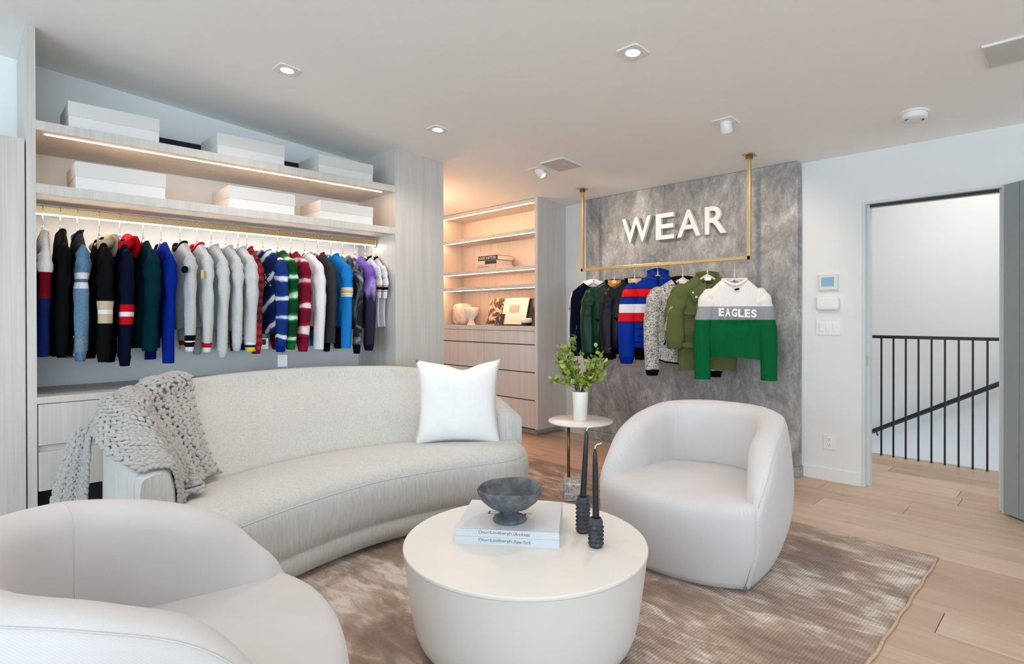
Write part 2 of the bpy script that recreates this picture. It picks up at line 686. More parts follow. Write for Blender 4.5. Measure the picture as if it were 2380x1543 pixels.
# door frame, leaf, baseboards
jb = empty('door_1', (XW, 0.8, 0))
struct(jb)
J = XW
boxes('door_frame', [(J - 0.004, J + 0.125, DY1 - 0.014, DY1 + 0.004, 0, DZ + 0.004), (J - 0.004, J + 0.125, DY0 - 0.004, DY0 + 0.014, 0, DZ + 0.004),
                     (J - 0.004, J + 0.125, DY0 + 0.014, DY1 - 0.014, DZ - 0.014, DZ + 0.004),
                     (J + 0.045, J + 0.105, DY1 - 0.032, DY1 - 0.014, 0, DZ - 0.014), (J + 0.045, J + 0.105, DY0 + 0.014, DY0 + 0.032, 0, DZ - 0.014),
                     (J + 0.045, J + 0.105, DY0 + 0.032, DY1 - 0.032, DZ - 0.032, DZ - 0.014)], M['jamb'], jb).location = (-XW, -0.8, 0)
boxes('weather_gap', [(J + 0.040, J + 0.046, DY0 + 0.032, DY1 - 0.032, DZ - 0.034, DZ - 0.012)], M['slot'], jb).location = (-XW, -0.8, 0)
sp = box('strike_plate', J + 0.006, J + 0.042, DY1 - 0.0165, DY1 - 0.0135, 0.88, 0.945, M['chrome'], jb, 0.001)
sp.location = (-XW, -0.8, 0)
leaf = empty('door_leaf', (XW - 0.038, DY0 + 0.002, 0.0), 0)
tag(leaf, 'tall grey painted door standing open at the right edge of the room', 'door')
leaf.rotation_euler = (0, 0, math.atan2(-0.74, -0.672))
box('panel', 0.104, 0.80, 0, 0.045, 0.012, 2.045, M['door'], leaf, 0.001)
box('stile', 0.0, 0.1, 0, 0.045, 0.012, 2.045, M['door'], leaf, 0.001)
box('groove', 0.0995, 0.1045, 0.006, 0.039, 0.014, 2.043, M['slot'], leaf)
for z in (0.25, 1.05, 1.8):
    box('hinge', -0.008, 0.004, 0.016, 0.03, z - 0.05, z + 0.05, M['chrome'], leaf, 0.002)

struct(boxes('baseboard_right', [(XW - 0.014, XW, DY1 + 0.012, 1.592, 0, 0.088), (XW - 0.014, XW, 3.66, 3.984, 0, 0.088), (XW - 0.014, XW, -5.98, DY0 - 0.01, 0, 0.088)], M['trimw']))
struct(boxes('baseboard_stair', [(6.885, 6.9, -1.5, 2.9, -2.5, -2.4)], M['trimw']))

# plaster feature wall
pw = struct(box('wall_feature', 4.6, XW - 0.0005, 1.6, 3.645, 0.078, CZ(4.6) - 0.004, M['concrete'], None, 0.003))
struct(box('trim_2', 4.584, XW - 0.0005, 1.583, 3.662, 0, 0.077, M['concrete'], None, 0.004))

# stair railing
ra = empty('stair_railing', (5.84, 0.97, 0))
tag(ra, 'black steel stair railing with slim square balusters beyond the doorway', 'railing')
box('top_rail', -0.015, 0.015, -1.9, 1.7, 1.035, 1.062, M['steel'], ra, 0.002)
bal = None
for i in range(-9, 20):
    y = 0.519 - 0.97 + i * 0.0903
    if y > 1.68 or y < -1.3:
        continue
    if bal is None:
        bal = box('baluster', -0.0065, 0.0065, -0.0065, 0.0065, 0.0, 1.036, M['steel'], ra)
        bal.location = (0, y, 0)
    else:
        b = bal.copy()
        C.objects.link(b)
        b.parent = ra
        b.location = (0, y, 0)
hr = empty('stair_handrail', (6.83, 1.1, 0))
tag(hr, 'black sloping handrail on the stairwell wall behind the balusters', 'handrail')
sl = (0.631 - 0.038) / (0.592 - 1.621)
V, F = tubedata([(0, y, 0.038 + sl * (1.1 + y - 1.621)) for y in (-2.0, 1.7)], 0.022, 10)
obj('rail', V, F, M['steel'], hr)
for y in (-0.9, 0.5):
    z = 0.038 + sl * (1.1 + y - 1.621)
    tube('bracket', [(0, y, z - 0.015), (0.02, y, z - 0.06), (0.068, y, z - 0.06)], 0.006, M['steel'], hr)

# wall controls between the feature wall and the door
t = empty('thermostat', (XW, 1.41, 1.486))
tag(t, 'white wall thermostat with blue screen, topmost control left of the doorway', 'thermostat')
box('wall_plate', -0.008, 0, -0.076, 0.074, -0.066, 0.066, M['white'], t, 0.004)
box('housing', -0.022, -0.008, -0.069, 0.066, -0.06, 0.062, plain('thermostat_grey', srgb(216, 217, 214), 0.5), t, 0.006)
box('bezel', -0.0235, -0.021, -0.05, 0.05, -0.035, 0.042, M['white'], t, 0.001)
box('screen', -0.0245, -0.023, -0.045, 0.045, -0.031, 0.038, M['screen'], t)
t = empty('wall_sensor', (XW, 1.412, 1.327))
tag(t, 'rounded white plastic sensor box on the wall under the thermostat', 'sensor')
box('cover', -0.034, 0, -0.077, 0.077, -0.05, 0.05, M['white'], t, 0.016, 4)
box('top_slope', -0.031, -0.004, -0.062, 0.062, 0.032, 0.052, M['white'], t, 0.008, 3)
t = empty('light_switch', (XW, 1.413, 1.151))
tag(t, 'white triple rocker light switch plate below the sensor box', 'switch')
box('switch_plate', -0.007, 0, -0.085, 0.085, -0.061, 0.061, M['white'], t, 0.003)
for i in (-1, 0, 1):
    box('rocker', -0.011, -0.005, i * 0.046 - 0.016, i * 0.046 + 0.016, -0.033, 0.033, M['white'], t, 0.003)
t = empty('power_outlet', (XW, 1.406, 0.29))
tag(t, 'white double power outlet low on the wall beside the doorway', 'outlet')
box('outlet_plate', -0.006, 0, -0.039, 0.039, -0.056, 0.056, M['white'], t, 0.002)
for dz in (-0.021, 0.021):
    f = box('socket', -0.009, -0.005, -0.017, 0.017, dz - 0.015, dz + 0.015, M['white'], t, 0.003)
    boxes('slots', [(-0.0095, -0.0085, -0.008, -0.006, dz - 0.003, dz + 0.006), (-0.0095, -0.0085, 0.006, 0.008, dz - 0.003, dz + 0.006), (-0.0095, -0.0085, -0.002, 0.002, dz - 0.011, dz - 0.007)], M['slot'], f)

# ------------------------------------------------------------------ ceiling fittings
SLOPE = math.atan(0.083)


def ceil_at(name, x, y):
    o = empty(name, (x, y, CZ(x)))
    o.rotation_euler = (0, SLOPE, 0)
    return o


def downlight(x, y, label, power=26):
    t = ceil_at('downlight', x, y)
    tag(t, label, 'ceiling light', 'square recessed downlights')
    bm = bmesh.new()
    n = 32
    h = 0.064
    outer, inner = [], []
    for i in range(n):
        a = 2 * PI * (i + 0.5) / n
        c, s = math.cos(a), math.sin(a)
        m = max(abs(c), abs(s))
        outer.append((c / m * h, s / m * h))
        inner.append((c * 0.037, s * 0.037))
    r = [[Vector((px, py, 0.0)) for px, py in outer], [Vector((px, py, -0.006)) for px, py in outer], [Vector((px, py, -0.006)) for px, py in inner], [Vector((px, py, -0.001)) for px, py in inner]]
    bm.free()
    loft('trim_plate', r, M['white'], t, cap0=False, cap1=False, smooth=False)
    lathe('lens', [(0.0365, -0.004), (0.0365, -0.002)], M['lamp'], t, 24)
    l = bpy.data.lights.new('downlight_lamp', 'SPOT')
    l.energy = power
    l.color = (1.0, 0.90, 0.80)
    l.spot_size = 2.5
    l.spot_blend = 0.8
    l.shadow_soft_size = 0.05
    lo = bpy.data.objects.new('downlight_lamp', l)
    C.objects.link(lo)
    lo.parent = t
    lo.location = (0, 0, -0.02)
    return t


downlight(1.393, 3.325, 'square recessed downlight above the left clothes shelves')
downlight(2.495, 1.672, 'large square recessed downlight near the top centre of the ceiling')
downlight(2.506, 3.348, 'square recessed downlight above the tall end panel of the wardrobe')


# the rest of the ceiling grid lies outside the picture: only its light is needed
for x_, y_ in ((1.393, 1.672), (0.28, 1.672), (0.28, -0.1), (1.393, -0.1), (2.495, -0.1), (3.6, -0.1), (-1.2, 1.0)):
    l = bpy.data.lights.new('ceiling_lamp', 'SPOT')
    l.energy = 11
    l.color = (1.0, 0.90, 0.80)
    l.spot_size = 2.5
    l.spot_blend = 0.8
    l.shadow_soft_size = 0.05
    lo = bpy.data.objects.new('ceiling_lamp', l)
    C.objects.link(lo)
    lo.location = (x_, y_, CZ(x_) - 0.03)


def spot(x, y, yaw, tilt, label, power, target):
    t = ceil_at('spotlight', x, y)
    tag(t, label, 'spotlight', 'tilting ceiling spotlights')
    h = 0.066
    V = [(-h, -h, 0), (h, -h, 0), (h, h, 0), (-h, h, 0), (-h, -h, -0.006), (h, -h, -0.006), (h, h, -0.006), (-h, h, -0.006)]
    obj('trim_plate', V, [(0, 3, 2, 1), (4, 5, 6, 7), (0, 1, 5, 4), (1, 2, 6, 5), (2, 3, 7, 6), (3, 0, 4, 7)], M['white'], t, False)
    hd = lathe('lamp_head', [(0.0, 0.004), (0.034, 0.004), (0.037, -0.004), (0.037, -0.07), (0.034, -0.074), (0.030, -0.074), (0.028, -0.06), (0.0, -0.06)], M['ceramic'], t, 28, (0, 0, 0.002), (tilt * math.sin(-yaw), tilt * math.cos(yaw), 0))
    lathe('lens', [(0.027, -0.062), (0.027, -0.060)], M['lamp'], hd, 20)
    l = bpy.data.lights.new('spotlight_lamp', 'SPOT')
    l.energy = power
    l.color = (1.0, 0.76, 0.55)
    l.spot_size = 1.7
    l.spot_blend = 0.9
    l.shadow_soft_size = 0.03
    lo = bpy.data.objects.new('spotlight_lamp', l)
    C.objects.link(lo)
    p = Vector((x, y, CZ(x) - 0.1))
    d = (Vector(target) - p).normalized()
    lo.location = p + d * 0.03
    lo.rotation_euler = d.to_track_quat('-Z', 'Y').to_euler()
    lo.parent = None
    mw = lo.matrix_world.copy()
    lo.parent = t
    bpy.context.view_layer.update()
    lo.matrix_parent_inverse = t.matrix_world.inverted()
    return t


spot(3.60, 1.698, 0.0, -0.35, 'white tilting spotlight aimed at the jersey rack from above', 24, (4.6, 2.1, 1.5))
spot(3.61, 3.386, -0.9, -0.75, 'white cone spotlight tilted beside the flat square ceiling speaker', 30, (4.6, 2.9, 1.6))


def ceil_panel(x, y, label):
    t = ceil_at('ceiling_speaker', x, y)
    tag(t, label, 'speaker', 'flat square ceiling speakers')
    box('frame', -0.126, 0.126, -0.126, 0.126, -0.010, 0.0, M['white'], t, 0.002)
    box('grille', -0.121, 0.121, -0.121, 0.121, -0.0115, -0.009, plain('speaker_grille', (0.60, 0.60, 0.58), 0.8), t)


ceil_panel(3.608, 3.123, 'flat square ceiling speaker panel left of the hanging brass rail')
ceil_panel(3.608, 0.262, 'flat square ceiling speaker cut by the top right corner')
t = ceil_at('smoke_detector', 4.135, 0.775)
tag(t, 'round white smoke detector on the ceiling near the doorway', 'smoke detector')
lathe('base_ring', [(0.078, 0.0), (0.078, -0.008), (0.072, -0.012), (0.0, -0.012)], M['white'], t, 40)
lathe('housing', [(0.0, -0.010), (0.066, -0.010), (0.068, -0.016), (0.068, -0.038), (0.062, -0.045), (0.03, -0.048), (0.0, -0.048)], M['white'], t, 40)
boxes('vents', [(0.045 * math.cos(a) - 0.002, 0.045 * math.cos(a) + 0.002, 0.045 * math.sin(a) - 0.006, 0.045 * math.sin(a) + 0.006, -0.0485, -0.044) for a in (2.2, 2.35, 2.5, 4.9, 5.05, 5.2)], M['slot'], t)

# ------------------------------------------------------------------ wardrobe built-in
V_ = M['veneer']
YF, YB = 3.94, 4.53
wd = empty('wardrobe', (1.4, YB, 0))
tag(wd, 'pale wood built-in open wardrobe with lit shelves behind the sofa', 'wardrobe')
wd_off = (-1.4, -YB, 0)


def wbox(name, *a, mat=V_, parent=wd, bev=0.0015):
    o = box(name, *a, mat, parent, bev)
    o.location = wd_off
    return o


def slopebox(name, x0, x1, y0, y1, z0, parent, mat=V_, off=None):
    V = []
    for x in (x0, x1):
        for y in (y0, y1):
            V += [(x, y, z0), (x, y, CZ(x) - 0.001)]
    o = obj(name, V, [(0, 2, 6, 4), (1, 5, 7, 3), (0, 4, 5, 1), (2, 3, 7, 6), (0, 1, 3, 2), (4, 6, 7, 5)], mat, parent, False)
    o.location = off if off else (0, 0, 0)
    return o


slopebox('side_panel', 0.26, 0.30, YF, YB, 0, wd, off=wd_off)
slopebox('end_column', 2.524, 3.008, YF, YB, 0, wd, off=wd_off)
sh = wbox('shelf', 0.30, 2.524, YF, YB, 2.235, 2.286)
ls = box('led_strip', 0.345, 2.442, 4.008, 4.021, 2.2325, 2.2365, M['led'], sh)
sh = wbox('shelf', 0.30, 2.524, YF, YB, 1.897, 1.950)
wbox('worktop', 0.30, 2.524, YF, YB, 0.772, 0.808)
wbox('carcass', 0.302, 2.524, YF + 0.03, YB, 0.31, 0.772)
wbox('plinth', 0.302, 2.524, YF + 0.10, YB - 0.02, 0.0, 0.31, mat=M['black'])
xs = [0.305, 1.045, 1.785, 2.522]
for a, b in zip(xs, xs[1:]):
    wbox('drawer', a, b - 0.004, YF, YF + 0.028, 0.548, 0.768)
    d = wbox('drawer', a, b - 0.004, YF, YF + 0.028, 0.304, 0.512)
    wbox('finger_groove', a, b - 0.004, YF + 0.018, YF + 0.029, 0.512, 0.544, mat=M['seam'])
lc = empty('tall_cabinet', (-1.0, YB, 0))
tag(lc, 'pale wood tall cabinet left of the wardrobe at the left edge', 'cabinet')
box('carcass', -1.38, 1.257, -0.57, 0, 0.0, 2.172, V_, lc, 0.001)
for a, b in ((-1.38, -0.7), (-0.695, 0.02), (0.025, 1.2545)):
    box('door', a, b, -0.59, -0.572, 0.03, 2.176, V_, lc, 0.0015)

# brass clothes rail with light line
cl = empty('clothes_rail', (1.4, 4.24, 1.85))
tag(cl, 'long brass clothes rail with warm light line under the wardrobe shelf', 'clothes rail')
box('bar', -1.098, 1.122, -0.011, 0.011, -0.018, 0.026, M['brass'], cl, 0.002)
box('led_strip', -1.098, 1.115, -0.005, 0.005, -0.0235, -0.0175, M['led3'], cl)
for x in (-0.005,):
    tube('support', [(x, 0, 0.026), (x, 0, 0.047)], 0.006, M['brass'], cl)
    lathe('support_plate', [(0.018, 0.043), (0.018, 0.047)], M['brass'], cl, 20, (x, 0, 0))
for x, w_ in ((-1.1, 0.012), (1.112, 0.011)):
    box('end_bracket', x, x + w_, -0.017, 0.017, -0.032, 0.034, M['brass'], cl, 0.002)


# storage boxes on the shelves
def storage_box(x0, x1, z, label, h=0.15, mid=0.47, d=0.34, yf=3.985):
    t = empty('storage_box', ((x0 + x1) / 2, yf + d / 2, z))
    tag(t, label, 'box', 'white lidded boxes on the wardrobe shelves')
    hw = (x1 - x0) / 2
    box('box_body', -hw, hw, -d / 2, d / 2, 0.0005, h * 0.6, M['boxw'], t, 0.002)
    box('lid', -hw - 0.003, hw + 0.003, -d / 2 - 0.003, d / 2 + 0.003, h * mid, h, M['boxlid'], t, 0.002)
    return t


storage_box(0.445, 0.882, 2.286, 'white lidded box on the top shelf, leftmost', 0.152)
storage_box(1.212, 1.648, 2.286, 'white lidded box on the top shelf, middle one', 0.148)
storage_box(1.903, 2.347, 2.286, 'white lidded box on the top shelf beside the end panel', 0.142)
storage_box(0.475, 0.914, 1.950, 'white lidded box on the lower shelf, leftmost', 0.157)
storage_box(1.281, 1.719, 1.950, 'white lidded box on the lower shelf, middle one', 0.150)
storage_box(1.914, 2.346, 1.950, 'white lidded box on the lower shelf beside the end panel', 0.143)
bb = box('black_strip', -0.6, 0.6, -0.03, 0.03, 0, 0.176, M['black'], None, 0.004, loc=(1.45, 4.495, 2.286))  # plain black block making the dark strip behind the top boxes
tag(bb, 'long flat black strip behind the boxes on the top shelf', 'case')

# ------------------------------------------------------------------ bookcase
XF = 4.24
bc = empty('bookcase', (XF, 4.8, 0))
tag(bc, 'pale wood bookcase with lit shelves and drawers in the far alcove', 'bookcase')
bo = (-XF, -4.8, 0)


def bbox(name, *a, mat=V_, parent=bc, bev=0.0015):
    o = box(name, *a, mat, parent, bev)
    if parent is bc:
        o.location = bo
    return o


XK = 4.60
V = []
for x in (XF, XW - 0.001):
    for y in (3.986, 4.026):
        V += [(x, y, 0.071), (x, y, CZ(x) - 0.002)]
o = obj('side_panel', V, [(0, 2, 6, 4), (1, 5, 7, 3), (0, 4, 5, 1), (2, 3, 7, 6), (0, 1, 3, 2), (4, 6, 7, 5)], V_, bc, False)
o.location = bo
bbox('side_panel', XF, XW - 0.002, 5.612, 5.648, 0.071, 2.44)
bbox('back_panel', XK, XK + 0.02, 4.026, 5.612, 1.13, 2.43)
bbox('top_panel', XF, XK, 4.026, 5.612, 2.408, 2.444)
for z0, z1 in ((2.102, 2.137), (1.722, 1.758), (1.533, 1.571)):
    s_ = bbox('shelf', XF, XK, 4.026, 5.612, z0, z1)
    box('led_strip', XF + 0.026, XF + 0.034, 4.028, 5.61, z0 - 0.002, z0 + 0.002, M['led2'], s_)
bbox('led_strip', XF + 0.026, XF + 0.034, 4.028, 5.61, 2.405, 2.410, mat=M['led2'], bev=0)
bbox('worktop', XF, XK + 0.02, 4.026, 5.612, 1.082, 1.131)
bbox('carcass', XF + 0.03, XW - 0.003, 4.026, 5.612, 0.075, 1.08)
bbox('plinth', XF + 0.09, XW - 0.003, 4.09, 5.612, 0, 0.072, mat=V_)
for z0, z1 in ((0.944, 1.077), (0.657, 0.933), (0.370, 0.646), (0.075, 0.359)):
    for y0, y1 in ((4.03, 4.816), (4.819, 5.608)):
        bbox('drawer', XF + 0.002, XF + 0.022, y0, y1, z0, z1)
    bbox('finger_groove', XF + 0.016, XF + 0.031, 4.03, 5.608, z0 - 0.012, z0 + 0.001, mat=M['slot'], bev=0)


def book(name, L, D, T, cover, loc, rz, parent=None, bev=0.002):
    """lying book, spine along local -Y face, origin at its centre bottom"""
    t = empty(name, loc, rz)
    boxes('cover', [(-L / 2, L / 2, -D / 2, D / 2, 0, 0.003), (-L / 2, L / 2, -D / 2, D / 2, T - 0.003, T), (-L / 2, L / 2, -D / 2, -D / 2 + 0.004, 0.003, T - 0.003)], cover, t)
    box('pages', -L / 2 + 0.004, L / 2 - 0.004, -D / 2 + 0.004, D / 2 - 0.005, 0.003, T - 0.003, M['paper'], t)
    return t


def spine_text(t, body, size, x, z, D, shear=0.0, mat=None, fit=None):
    m = Matrix.Translation((x, -D / 2 - 0.0004, z)) @ Matrix.Rotation(PI / 2, 4, 'X')
    return text('spine_lettering', body, size, 0.0002, mat or M['ink'], t, m, shear, align='LEFT', fit=fit)


# three books on the bookcase shelf (spines towards the room: local -Y -> world -X)
RB = -PI / 2
dk = plain('black_cover', (0.02, 0.018, 0.018), 0.5)
gk = plain('warm_grey_cover', srgb(206, 194, 184), 0.6)
pk = plain('cream_cover', srgb(225, 210, 198), 0.6)
tb = book('book', 0.345, 0.26, 0.062, gk, (4.425, 4.83, 1.758), RB - 0.02)
tag(tb, 'grey hardback at the bottom of the shelf book stack', 'book', 'books stacked in the bookcase')
spine_text(tb, 'Something very dear', 0.02, -0.15, 0.026, 0.26, 0.3, fit=(0.19, 0.018))
box('spine_groove', 0.155, 0.158, -0.1305, -0.1295, 0.004, 0.058, M['slot'], tb)
tb = book('book', 0.31, 0.25, 0.045, pk, (4.42, 4.822, 1.8205), RB + 0.05)
tag(tb, 'cream book with a dark picture spine, middle of the stack', 'book', 'books stacked in the bookcase')
box('spine_picture', -0.04, 0.145, -0.1258, -0.1246, 0.003, 0.042, dk, tb)
tb = book('book', 0.315, 0.25, 0.052, dk, (4.42, 4.815, 1.866), RB + 0.03)
tag(tb, 'black book with white capitals on top of the stack', 'book', 'books stacked in the bookcase')
spine_text(tb, 'LOUIS VUITTON', 0.03, -0.145, 0.012, 0.25, mat=M['white'], fit=(0.275, 0.03))

# rounded pink stone vase
t = lathe('stone_vase', [(0.0, 0.0), (0.085, 0.0), (0.125, 0.012), (0.145, 0.05), (0.15, 0.12), (0.148, 0.19), (0.13, 0.235), (0.095, 0.255), (0.045, 0.258), (0.04, 0.25), (0.036, 0.20), (0.0, 0.19)], M['pinkstone'], None, 40, (4.44, 5.43, 1.131), None, True, True,
          lambda p: Vector((p.x * 0.72, p.y * (1.0 + 0.05 * math.sin(p.z * 9)), p.z)))
tag(t, 'rounded pale pink stone vase on the bookcase worktop', 'vase')
t = lathe('goblet_vase', [(0.0, 0.0), (0.052, 0.0), (0.052, 0.006), (0.036, 0.03), (0.028, 0.06), (0.045, 0.085), (0.075, 0.12), (0.088, 0.165), (0.088, 0.205), (0.083, 0.21), (0.079, 0.205), (0.078, 0.16), (0.06, 0.12), (0.0, 0.10)], M['ceramic'], None, 36, (4.335, 5.145, 1.131))
tag(t, 'cream goblet shaped ceramic vase beside the pink stone vase', 'vase')


# open magazine on a black stand
def picture_mat():
    k = NT('magazine_photo', 0.4)
    v = k.coord((1, 1, 1))
    a = k.noise(v, 9, 3, 0.5, 1.5)
    k.base(k.ramp(a, [(0.40, (0.02, 0.018, 0.016, 1)), (0.47, srgb(70, 50, 36)), (0.52, (0.03, 0.025, 0.022, 1)), (0.60, srgb(196, 176, 158))]))
    return k.m


st = empty('book_stand', (4.34, 4.46, 1.131))
tag(st, 'black display stand propping an open magazine in the bookcase', 'stand')
tilt = Matrix.Rotation(0.26, 4, 'Y')
o = box('back_plate', 0.03, 0.036, -0.22, 0.24, 0.0, 0.315, dk, st)
o.rotation_euler = (0, 0.26, 0)
box('ledge', -0.05, 0.06, -0.40, 0.24, 0.0, 0.008, dk, st, 0.001)
mg = empty('open_magazine', (4.345, 4.62, 1.1395))
tag(mg, 'open magazine with a dark photo page propped in the bookcase', 'magazine')
mg.rotation_euler = (0, 0.26, 0)


def page(name, y0, y1, bow, mat, parent):
    rings = []
    for k in range(9):
        s = k / 8
        y = lerp(y0, y1, s)
        x = -bow * math.sin(PI * s)
        rings.append([Vector((x, y, 0.004)), Vector((x, y, 0.305)), Vector((x + 0.008, y, 0.305)), Vector((x + 0.008, y, 0.004))])
    return loft(name, rings, mat, parent, smooth=False)


page('photo_page', 0.04, 0.28, 0.02, picture_mat(), mg)
pg = page('text_page', -0.34, 0.04, 0.012, M['paper'], mg)
boxes('text_lines', [(-0.016, -0.012, -0.23, -0.08, z, z + 0.003) for z in (0.22, 0.21, 0.20, 0.19, 0.18, 0.17, 0.16, 0.15, 0.14)], plain('faint_print', srgb(205, 197, 190), 0.8), pg)
box('photo_inset', -0.0155, -0.011, -0.02, 0.035, 0.006, 0.12, dk, pg)
t = empty('candle_cup', (4.33, 4.235, 1.14))
tag(t, 'small white and black candle cup at the end of the bookcase', 'candle')
lathe('cup_base', [(0.0, 0.0), (0.045, 0.0), (0.058, 0.02), (0.059, 0.024), (0.0, 0.024)], dk, t, 28)
lathe('cup_body', [(0.0, 0.024), (0.059, 0.024), (0.061, 0.045), (0.058, 0.075), (0.054, 0.075), (0.054, 0.05), (0.0, 0.048)], M['ceramic'], t, 28)

# ------------------------------------------------------------------ hanging brass rack
rk = empty('hanging_rack', (4.28, 2.635, 1.675))
tag(rk, 'brass hanging clothes frame dropping from the ceiling before the plaster wall', 'clothes rack')
b = 0.0125
box('bar', -b, b, -0.812, 0.812, -b, b, M['brass'], rk, 0.001)
for y in (-0.8, 0.8):
    box('post', -b, b, y - b, y + b, -b, CZ(4.28) - 1.675 - 0.004, M['brass'], rk, 0.001)
    p = box('ceiling_plate', -0.045, 0.045, y - 0.04, y + 0.04, -0.006, -0.001, M['brass'], rk, 0.001)
    p.location = (0, 0, CZ(4.28) - 1.675)
    p.rotation_euler = (0, SLOPE, 0)
    box('collar', -0.019, 0.019, y - 0.019, y + 0.019, CZ(4.28) - 1.675 - 0.03, CZ(4.28) - 1.675 - 0.005, M['darkbrass'], rk)

# WEAR letters, one thing each
ws = plain('sign_white', (0.80, 0.79, 0.785), 0.5, vary=0.01)
for ch, ya, yb in (('W', 3.172, 2.858), ('E', 2.805, 2.622), ('A', 2.591, 2.371), ('R', 2.332, 2.142)):
    m = Matrix(((0, 0, -1, 4.568), (-1, 0, 0, ya), (0, 1, 0, 1.924), (0, 0, 0, 1)))
    o = text('sign_letter', ch, 0.3, 0.016, ws, None, m, 0.0, 0.004, 'LEFT', (ya - yb, 0.234))
    o['label'] = 'raised white wall letter %s of the word WEAR' % ch
    o['category'] = 'letter'
    o['group'] = 'raised letters spelling WEAR'

# ------------------------------------------------------------------ garments
def bands(name, stops, rough=0.9, rib=0.0, marl=0.0, mirror=False):
    """stops: [(z_from_top_down, colour)] with z negative; colour holds until the next stop"""
    k = NT(name, rough)
    k.b.inputs['Specular IOR Level'].default_value = 0.06
    co = k.n('ShaderNodeTexCoord')
    s = k.sep(co.outputs['Object'])
    f = k.math('MULTIPLY', s[2], -1.0)
    c = k.ramp(f, [(max(0.0, min(1.0, -z)), col) for z, col in stops], 'CONSTANT')
    if marl:
        nn = k.noise(k.coord((240, 240, 90)), 1, 2)
        c = k.mix(1.0, c, k.ramp(nn, [(0.35, (1 - marl, 1 - marl, 1 - marl, 1)), (0.65, (1, 1, 1, 1))]), 'MULTIPLY')
    k.base(c)
    if rib:
        wv = k.n('ShaderNodeTexWave', wave_type='BANDS', bands_direction='X')
        wv.inputs['Scale'].default_value = 30
        k.l(k.coord(), wv.inputs['Vector'])
        k.bump(wv.outputs['Fac'], rib, 0.004)
    else:
        k.bump(k.noise(k.coord(), 14, 3), 0.12, 0.01)
    return k.m


def cloth(name, col, rough=0.9, marl=0.08, bump=0.15, scale=220):
    k = NT(name, rough)
    k.b.inputs['Specular IOR Level'].default_value = 0.06 if rough > 0.7 else 0.2
    nn = k.noise(k.coord((scale, scale, scale * 0.5)), 1, 2)
    c = tuple(col[:3]) + (1,)
    lo = tuple(x * (1 - marl) for x in col[:3]) + (1,)
    k.base(k.ramp(nn, [(0.35, lo), (0.65, c)]))
    k.bump(k.noise(k.coord(), 16, 3), bump, 0.01)
    return k.m


def tiedye(name, dark, mid, light, ringscale, amount, mode='rings', seed=0.0, diag=0.0):
    k = NT(name, 0.9)
    k.b.inputs['Specular IOR Level'].default_value = 0.12
    v = k.coord(loc=(seed, seed, seed))
    if mode == 'rings':
        wv = k.n('ShaderNodeTexWave', wave_type='BANDS', bands_direction='Z')
        wv.inputs['Scale'].default_value = ringscale
        wv.inputs['Distortion'].default_value = 3.2
        wv.inputs['Detail'].default_value = 3
        wv.inputs['Detail Scale'].default_value = 1.4
        k.l(k.coord((0.9, 0.9, 1.0), loc=(seed, 0, seed), rot=(0, diag, 0)), wv.inputs['Vector'])
        nz = k.noise(k.coord((1, 1, 1), loc=(seed * 2, seed, 0)), 11, 3, 0.6)
        f = k.math('MULTIPLY', wv.outputs['Fac'], k.math('ADD', 0.72, k.math('MULTIPLY', nz, 0.5)))
    else:
        f = k.noise(k.coord((1.0, 1.0, 0.6), loc=(seed, 0, seed)), ringscale, 5, 0.6, 1.2)
    c = k.ramp(f, [(max(0.0, 1 - amount - 0.45), dark), (1 - amount - 0.12, mid), (1 - amount, light)])
    k.base(c)
    k.bump(k.noise(v, 14, 3), 0.12, 0.01)
    return k.m


def plaid(name):
    k = NT(name, 0.9)
    s = k.sep(k.coord((1, 1, 1)))

    def stripes(x, freq, width):
        fr = k.math('FRACT', k.math('MULTIPLY', x, freq))
        return k.math('LESS_THAN', fr, width)
    a = stripes(k.math('ADD', s[0], 5.0), 19, 0.48)
    b2 = stripes(k.math('ADD', s[2], 5.0), 19, 0.48)
    y2 = stripes(k.math('ADD', s[1], 5.0), 19, 0.48)
    d = k.math('MULTIPLY', k.math('ADD', k.math('ADD', a, b2), k.math('MULTIPLY', y2, 0.6)), 0.42)
    k.base(k.ramp(d, [(0.0, (0.50, 0.005, 0.012, 1)), (0.40, (0.19, 0.003, 0.006, 1)), (0.85, (0.012, 0.004, 0.005, 1))]))
    return k.m


